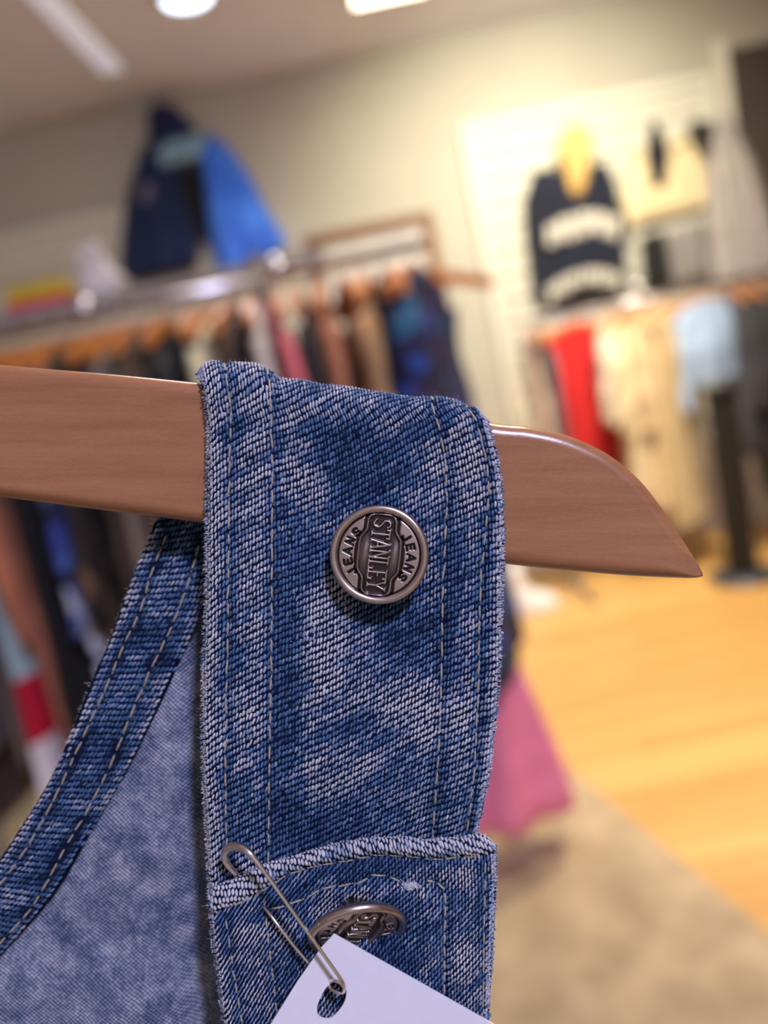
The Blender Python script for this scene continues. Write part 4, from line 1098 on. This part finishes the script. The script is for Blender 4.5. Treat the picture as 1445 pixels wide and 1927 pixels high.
# ---- flat-on things on the back wall: real thickness, outline by rows of (py, left px, right px)
def pillow(name, rows, Y, depth, m, parent, org, folds=5, amp=0.012, seed=1, dir_=(0.18, 1.0)):
    R = np.array(rows, float); nv, nu = 30, 26
    t = np.linspace(0, 1, nv); src = np.linspace(0, 1, len(R))
    l = np.stack([np.interp(t, src, R[:, k]) for k in range(R.shape[1])], -1)      # y, xl, xr (, y of right end)
    g = np.random.default_rng(seed); ph = g.random(3) * 6
    q = np.linspace(-1, 1, nu)
    fr, bk = [], []
    for a in range(nv):
        for b_ in range(nu):
            xl, xr = l[a, 1], l[a, 2]; yl = l[a, 0]; yr = l[a, 3] if R.shape[1] > 3 else l[a, 0]
            px = xl + (xr - xl) * (q[b_] + 1) / 2; py = yl + (yr - yl) * (q[b_] + 1) / 2
            e = max(0.0, 1 - abs(q[b_]) ** 3) ** 0.5 * (min(1, 6 * t[a] + 0.15)) * (min(1, 6 * (1 - t[a]) + 0.3))
            d = depth * (0.12 + 0.88 * e) + amp * math.sin(folds * q[b_] * 2 + ph[0] + 1.2 * t[a]) * e
            fr.append(tuple(W(px, py, Y - max(d, 0.004)) - Vector(org))); bk.append(tuple(W(px, py, Y) - Vector(org)))
    V = fr + bk; k = nu * nv; F = grid_faces(nu, nv)
    rim = np.r_[np.arange(nu), nu - 1 + nu * np.arange(1, nv), k - 2 - np.arange(nu - 1), nu * np.arange(nv - 2, -1, -1)]
    r2 = np.roll(rim, -1); E = np.stack([rim, r2, r2 + k, rim + k], -1)
    me = bpy.data.meshes.new(name); me.from_pydata(V, [], F.tolist() + F[:, ::-1].tolist() and (F.tolist() + (F[:, ::-1] + k).tolist() + E.tolist()))
    bm = bmesh.new(); bm.from_mesh(me); bmesh.ops.remove_doubles(bm, verts=list(bm.verts), dist=1e-5); bmesh.ops.recalc_face_normals(bm, faces=list(bm.faces)); bm.to_mesh(me); bm.free()
    for p in me.polygons: p.use_smooth = True
    return link(name, me, m, parent)
def wall_thing(name, px, py, Y, label, cat):
    p = W(px, py, Y); o = empty(name, p); tag(o, label, cat); return o, p
WY = WALL_Y - 0.002
# denim jacket high on the wall
jk, jo = wall_thing('denim_jacket', 370, 520, WY, 'oversized two-tone denim jacket hung open high on the wall', 'jacket')
pillow('collar', [(195, 285, 318, 192), (215, 276, 342, 210), (250, 278, 368, 240), (285, 282, 390, 268)], WY - 0.06, 0.10, fab((12, 26, 74)), jk, jo, 3, .01, 2)
pillow('front_panel', [(272, 268, 332, 262), (330, 248, 338, 318), (380, 236, 345, 350), (440, 228, 356, 400), (500, 226, 378, 460), (536, 236, 368, 506)], WY - 0.05, 0.10, fab((14, 34, 78)), jk, jo, 4, .02, 3)
pillow('front_panel', [(262, 356, 400, 252), (320, 380, 438, 285), (380, 386, 472, 335), (440, 394, 504, 398), (495, 404, 540, 452), (530, 418, 528, 474)], WY - 0.05, 0.10, pattern_mat('light_and_mid_blue_denim', [s2l((30, 62, 150)), s2l((45, 105, 232)), s2l((80, 145, 255)), s2l((45, 85, 190))], 3.5, 'noise'), jk, jo, 4, .02, 4)
pillow('inner_shirt', [(325, 318, 382, 315), (370, 322, 388, 365), (420, 338, 394, 412), (455, 350, 396, 448)], WY - 0.06, 0.05, fab((10, 12, 20)), jk, jo, 3, .01, 5)
pillow('neck_scarf', [(262, 312, 384, 248), (290, 292, 388, 270), (318, 302, 372, 300)], WY - 0.13, 0.05, fab((130, 168, 188)), jk, jo, 5, .012, 6)
pillow('pocket_patch', [(346, 268, 296, 340), (384, 264, 292, 378)], WY - 0.14, 0.015, fab((110, 108, 130)), jk, jo, 2, .002, 7)
# framed mirror
mA, mB = W(572, 452, WALL_Y), W(810, 392, WALL_Y)
mz1 = (mA.z + mB.z) / 2; mw = mB.x - mA.x
fr = empty('wall_mirror', (mA.x, WALL_Y, mz1 - 0.72)); tag(fr, 'brown wooden framed mirror on the cream wall behind the left rack', 'mirror')
for a in ((0, 0.07, 0, 0.72), (mw - 0.07, mw, 0, 0.72), (0.07, mw - 0.07, 0.65, 0.72), (0.07, mw - 0.07, 0, 0.07)):
    box('frame_rail', a[0], a[1], -0.035, 0, a[2], a[3], M_FRAME, fr, 0.004)
box('glass', 0.06, mw - 0.06, -0.016, -0.006, 0.06, 0.66, M_MIRROR, fr)

# navy sweatshirt with pale arched lettering on the slat wall
SWY = WALL_Y - 0.05
sw, so = wall_thing('sweatshirt', 1085, 580, SWY, 'navy sweatshirt with two pale arched bands of lettering on the slat wall', 'sweatshirt')
pillow('body', [(322, 1022, 1134, 306), (360, 1014, 1150, 330), (400, 1016, 1160, 372), (460, 1022, 1172, 432), (520, 1030, 1180, 492), (582, 1042, 1186, 548)], SWY, 0.09, fab((18, 24, 44)), sw, so, 3, .012, 8)
pillow('sleeve', [(322, 1002, 1034, 318), (380, 984, 1020, 384), (440, 988, 1022, 440), (500, 996, 1028, 498), (574, 1004, 1034, 570)], SWY, 0.07, fab((20, 26, 46)), sw, so, 3, .01, 9)
pillow('sleeve', [(308, 1126, 1142, 304), (350, 1140, 1160, 346), (400, 1150, 1172, 396), (456, 1160, 1186, 450)], SWY, 0.07, fab((20, 26, 46)), sw, so, 3, .01, 10)
def arch(n, x0, y0, x1, y1, rise, h, seed):
    g = np.random.default_rng(seed)
    for k in range(n):
        t = (k + 0.5) / n; w = (x1 - x0) / n * 0.43
        x = x0 + (x1 - x0) * t; y = y0 + (y1 - y0) * t - rise * 4 * t * (1 - t)
        hh = h * (0.85 + 0.3 * g.random())
        pillow('lettering', [(y, x - w, x + w, y - w * .3), (y + hh / 2, x - w, x + w, y + hh / 2 - w * .3), (y + hh, x - w * .9, x + w * .9, y + hh - w * .3)], SWY - 0.094, 0.012, fab((214, 208, 196)), sw, so, 1, .001, k)
arch(7, 1028, 432, 1166, 412, 22, 44, 3)
arch(9, 1030, 545, 1172, 520, 24, 28, 4)
# cream and straw coloured scarf above it
sc_, so2 = wall_thing('scarf', 1085, 350, SWY, 'straw yellow scarf draped over the neck of the navy sweatshirt', 'scarf')
pillow('drape', [(236, 1068, 1094, 230), (262, 1050, 1110, 252), (292, 1046, 1118, 282), (320, 1058, 1112, 312), (350, 1066, 1106, 344), (376, 1076, 1098, 372)], SWY - 0.06, 0.08, pattern_mat('straw_and_tan', [s2l((135, 105, 75)), s2l((205, 170, 110)), s2l((228, 196, 124))], 9, 'noise'), sc_, so2, 5, .015, 11)
# cream skirt, dark scarf and cap beside it
sk, so3 = wall_thing('skirt', 1240, 420, SWY, 'cream A-line skirt pinned on the slat wall', 'skirt')
pillow('body', [(300, 1180, 1310, 258), (340, 1172, 1322, 298), (380, 1170, 1334, 340), (432, 1180, 1340, 388)], SWY, 0.07, fab((230, 212, 170)), sk, so3, 7, .02, 12)
pillow('waistband', [(286, 1190, 1300, 246), (306, 1186, 1304, 264)], SWY - 0.02, 0.06, fab((235, 220, 182)), sk, so3, 2, .004, 13)
ds, so4 = wall_thing('scarf', 1236, 350, SWY - 0.07, 'small black scarf hanging against the cream skirt', 'scarf')
pillow('drape', [(228, 1226, 1234, 226), (262, 1218, 1252, 256), (292, 1214, 1260, 288), (320, 1222, 1256, 316), (352, 1232, 1254, 348)], SWY - 0.07, 0.05, fab((16, 18, 28)), ds, so4, 3, .008, 14)
cp, so5 = wall_thing('cap', 1320, 268, SWY, 'dark cap hung on the slat wall above the grey coat', 'cap')
pillow('crown', [(228, 1300, 1336, 226), (244, 1292, 1346, 240), (264, 1296, 1342, 258)], SWY - 0.02, 0.09, fab((44, 40, 42)), cp, so5, 2, .004, 15)
pillow('brim', [(258, 1298, 1344, 250), (272, 1304, 1338, 266)], SWY - 0.05, 0.11, fab((26, 24, 28)), cp, so5, 2, .002, 16)
gc, so6 = wall_thing('coat', 1400, 550, SWY - 0.04, 'long pale grey coat hanging beside the dark doorway', 'coat')
pillow('body', [(214, 1352, 1366, 210), (262, 1338, 1392, 250), (330, 1330, 1424, 312), (420, 1330, 1452, 400), (500, 1336, 1476, 470), (580, 1346, 1490, 540)], SWY - 0.04, 0.09, fab((174, 166, 162)), gc, so6, 6, .02, 17)
gd, so7 = wall_thing('dress', 1290, 545, SWY, 'mid grey dress below the cream skirt', 'dress')
pillow('body', [(436, 1256, 1326, 412), (480, 1256, 1334, 455), (548, 1266, 1346, 520)], SWY, 0.07, fab((150, 142, 140)), gd, so7, 5, .015, 18)
gk, so8 = wall_thing('jacket', 1220, 545, SWY, 'black jacket between the navy sweatshirt and grey dress', 'jacket')
pillow('body', [(446, 1204, 1250, 432), (490, 1206, 1258, 474), (552, 1214, 1268, 534)], SWY, 0.07, fab((26, 27, 26)), gk, so8, 3, .012, 19)

# ---- rack by the wall on the right
RY = 3.88
rzz = (W(1012, 606, RY).z + W(1330, 538, RY).z) / 2
xa, xb = W(1000, 608, RY).x, W(1560, 490, RY).x
rk = empty('clothes_rack', (xa, RY, 0)); tag(rk, 'chrome clothes rack below the slat wall on the right', 'clothes rack')
tube('rail', [(0, 0, rzz), (xb - xa, 0, rzz)], 0.014, M_RAIL, rk, 14)
for xx in (0.02, xb - xa - 0.02):
    tube('upright', [(xx, 0, 0.02), (xx, 0, rzz + 0.03)], 0.014, M_RAIL, rk, 12)
    box('foot', xx - 0.02, xx + 0.02, -0.25, 0.25, 0.0, 0.022, M_RAIL, rk, 0.004)
pb_ = W(1200, 541, RY - 0.03)
bm = bmesh.new(); bmesh.ops.create_uvsphere(bm, u_segments=20, v_segments=12, radius=0.034)
for v in bm.verts: v.co += Vector((pb_.x - xa, -0.03, pb_.z))
bm_obj('joint_ball', bm, M_RAIL, rk, True)
tube('joint_stem', [(pb_.x - xa, -0.02, rzz), (pb_.x - xa, -0.028, pb_.z - 0.02)], 0.008, M_RAIL, rk, 10)
GR = 'clothes on the right rack'
ritems = [  # pixel x, material, kind, words, length, sleeve, turn, half depth
    (1002, fab((200, 176, 160)), 'top', 'pale blush top', .62, 0, 1.5, .03), (1026, fab((84, 78, 90)), 'shirt', 'slate grey shirt', .75, .4, 1.45, .03), (1088, fab((178, 8, 18)), 'dress', 'bright red dress', .80, 0, 0.42, .045),
    (1156, fab((204, 192, 176)), 'jumper', 'ivory jumper', .52, .4, 0.95, .04), (1190, fab((206, 192, 160)), 'coat', 'cream coat', .92, .5, 0.85, .05), (1230, fab((194, 172, 138)), 'coat', 'beige trench coat', 1.0, .5, 0.8, .05),
    (1268, fab((184, 164, 128)), 'trousers', 'long sand trousers', 1.12, 0, 0.8, .05), (1336, fab((150, 174, 208)), 'jacket', 'pale blue denim jacket', .42, .46, 0.35, .05), (1392, fab((40, 40, 54)), 'jacket', 'navy blazer', .8, .5, 1.35, .034),
    (1424, fab((22, 24, 38)), 'coat', 'midnight navy coat', 1.05, .5, 1.35, .034), (1462, fab((44, 44, 50)), 'coat', 'charcoal wool coat', 1.1, .5, 1.35, .034), (1505, fab((28, 28, 40)), 'coat', 'black wool coat', 1.1, .5, 1.35, .034)]
for px_, m_, kind, words, ln_, sl, rz, dp in ritems:
    X = W(px_, 680, RY).x
    garment(kind, (X, RY, rzz), rz, m_, words + ' hanging on the right rack', kind, GR, length=ln_, sleeves=sl, wsh=0.36, whem=0.38, dep=dp, hanger='wooden hanger on the right rack holding the ' + words)

# black post with flat steel base standing in front of the right rack
pt, pbm = W(1342, 735, 3.45), WZ(1400, 1085, 0.0)
st = empty('display_post', (pbm.x, pbm.y, 0)); tag(st, 'thick black post on a flat round steel base beside the sand trousers', 'post')
V, F = lathe_data([(0.0, 0.0), (0.17, 0.0), (0.17, 0.012), (0.15, 0.024), (0.06, 0.03), (0.0, 0.03)], 36)
link('base', mesh_np('base', V, F), M_BASE, st)
hp = (W(1345, 735, pbm.y).z)
box('column', -0.055, 0.055, -0.055, 0.055, 0.03, hp, M_BLACK, st, 0.006)
box('cap_plate', -0.08, 0.08, -0.08, 0.08, hp, hp + 0.015, M_BLACK, st, 0.004)

# white ankle boot on the boards
bp_ = WZ(998, 1152, 0.0)
bt = empty('ankle_boot', (bp_.x, bp_.y, 0)); bt.scale = (1.15,) * 3; tag(bt, 'white ankle boot standing on the golden wooden boards', 'boot')
def loft(name, rings, m, parent, ns=20):
    th = np.linspace(0, 2 * np.pi, ns, endpoint=False); V = []
    for cx_, cy_, cz_, rx_, ry_ in rings: V += [(cx_ + rx_ * math.cos(a), cy_ + ry_ * math.sin(a), cz_) for a in th]
    F = grid_faces(ns, len(rings), True).tolist() + [list(range(ns))[::-1], list(range(ns * (len(rings) - 1), ns * len(rings)))]
    me = bpy.data.meshes.new(name); me.from_pydata(V, [], F)
    for p in me.polygons: p.use_smooth = True
    return link(name, me, m, parent)
loft('upper', [(0, 0, .022, .135, .048), (0.004, 0, .045, .128, .047), (-.012, 0, .07, .108, .044), (-.045, 0, .10, .070, .040), (-.058, 0, .14, .054, .040), (-.062, 0, .19, .052, .042), (-.062, 0, .235, .056, .046)], fab((236, 238, 255)), bt)
loft('sole', [(0, 0, .001, .136, .049), (0.002, 0, .012, .142, .053), (0.002, 0, .026, .141, .052)], fab((205, 200, 205)), bt)

# ---- the rail the close-up hanger hangs from, out of view to the left
hw = HOOK_W
fr_ = empty('clothes_rail', (hw.x, hw.y, 0)); tag(fr_, 'thin chrome clothes rail beside the viewer carrying the dungarees hanger', 'clothes rail')
zr = hw.z - CAM_Z * 0
tube('rail', [(0, -0.95, zr), (0, 0.05, zr)], 0.0075, M_RAIL, fr_, 12)
for yy in (-0.93,):
    tube('upright', [(0, yy, 0.03), (0, yy, zr)], 0.012, M_RAIL, fr_, 12)
    box('foot', -0.25, 0.25, yy - 0.02, yy + 0.02, 0.013, 0.04, M_RAIL, fr_, 0.004)
box('foot', -0.02, 0.02, -1.15, -0.35, 0.013, 0.04, M_RAIL, fr_, 0.004)
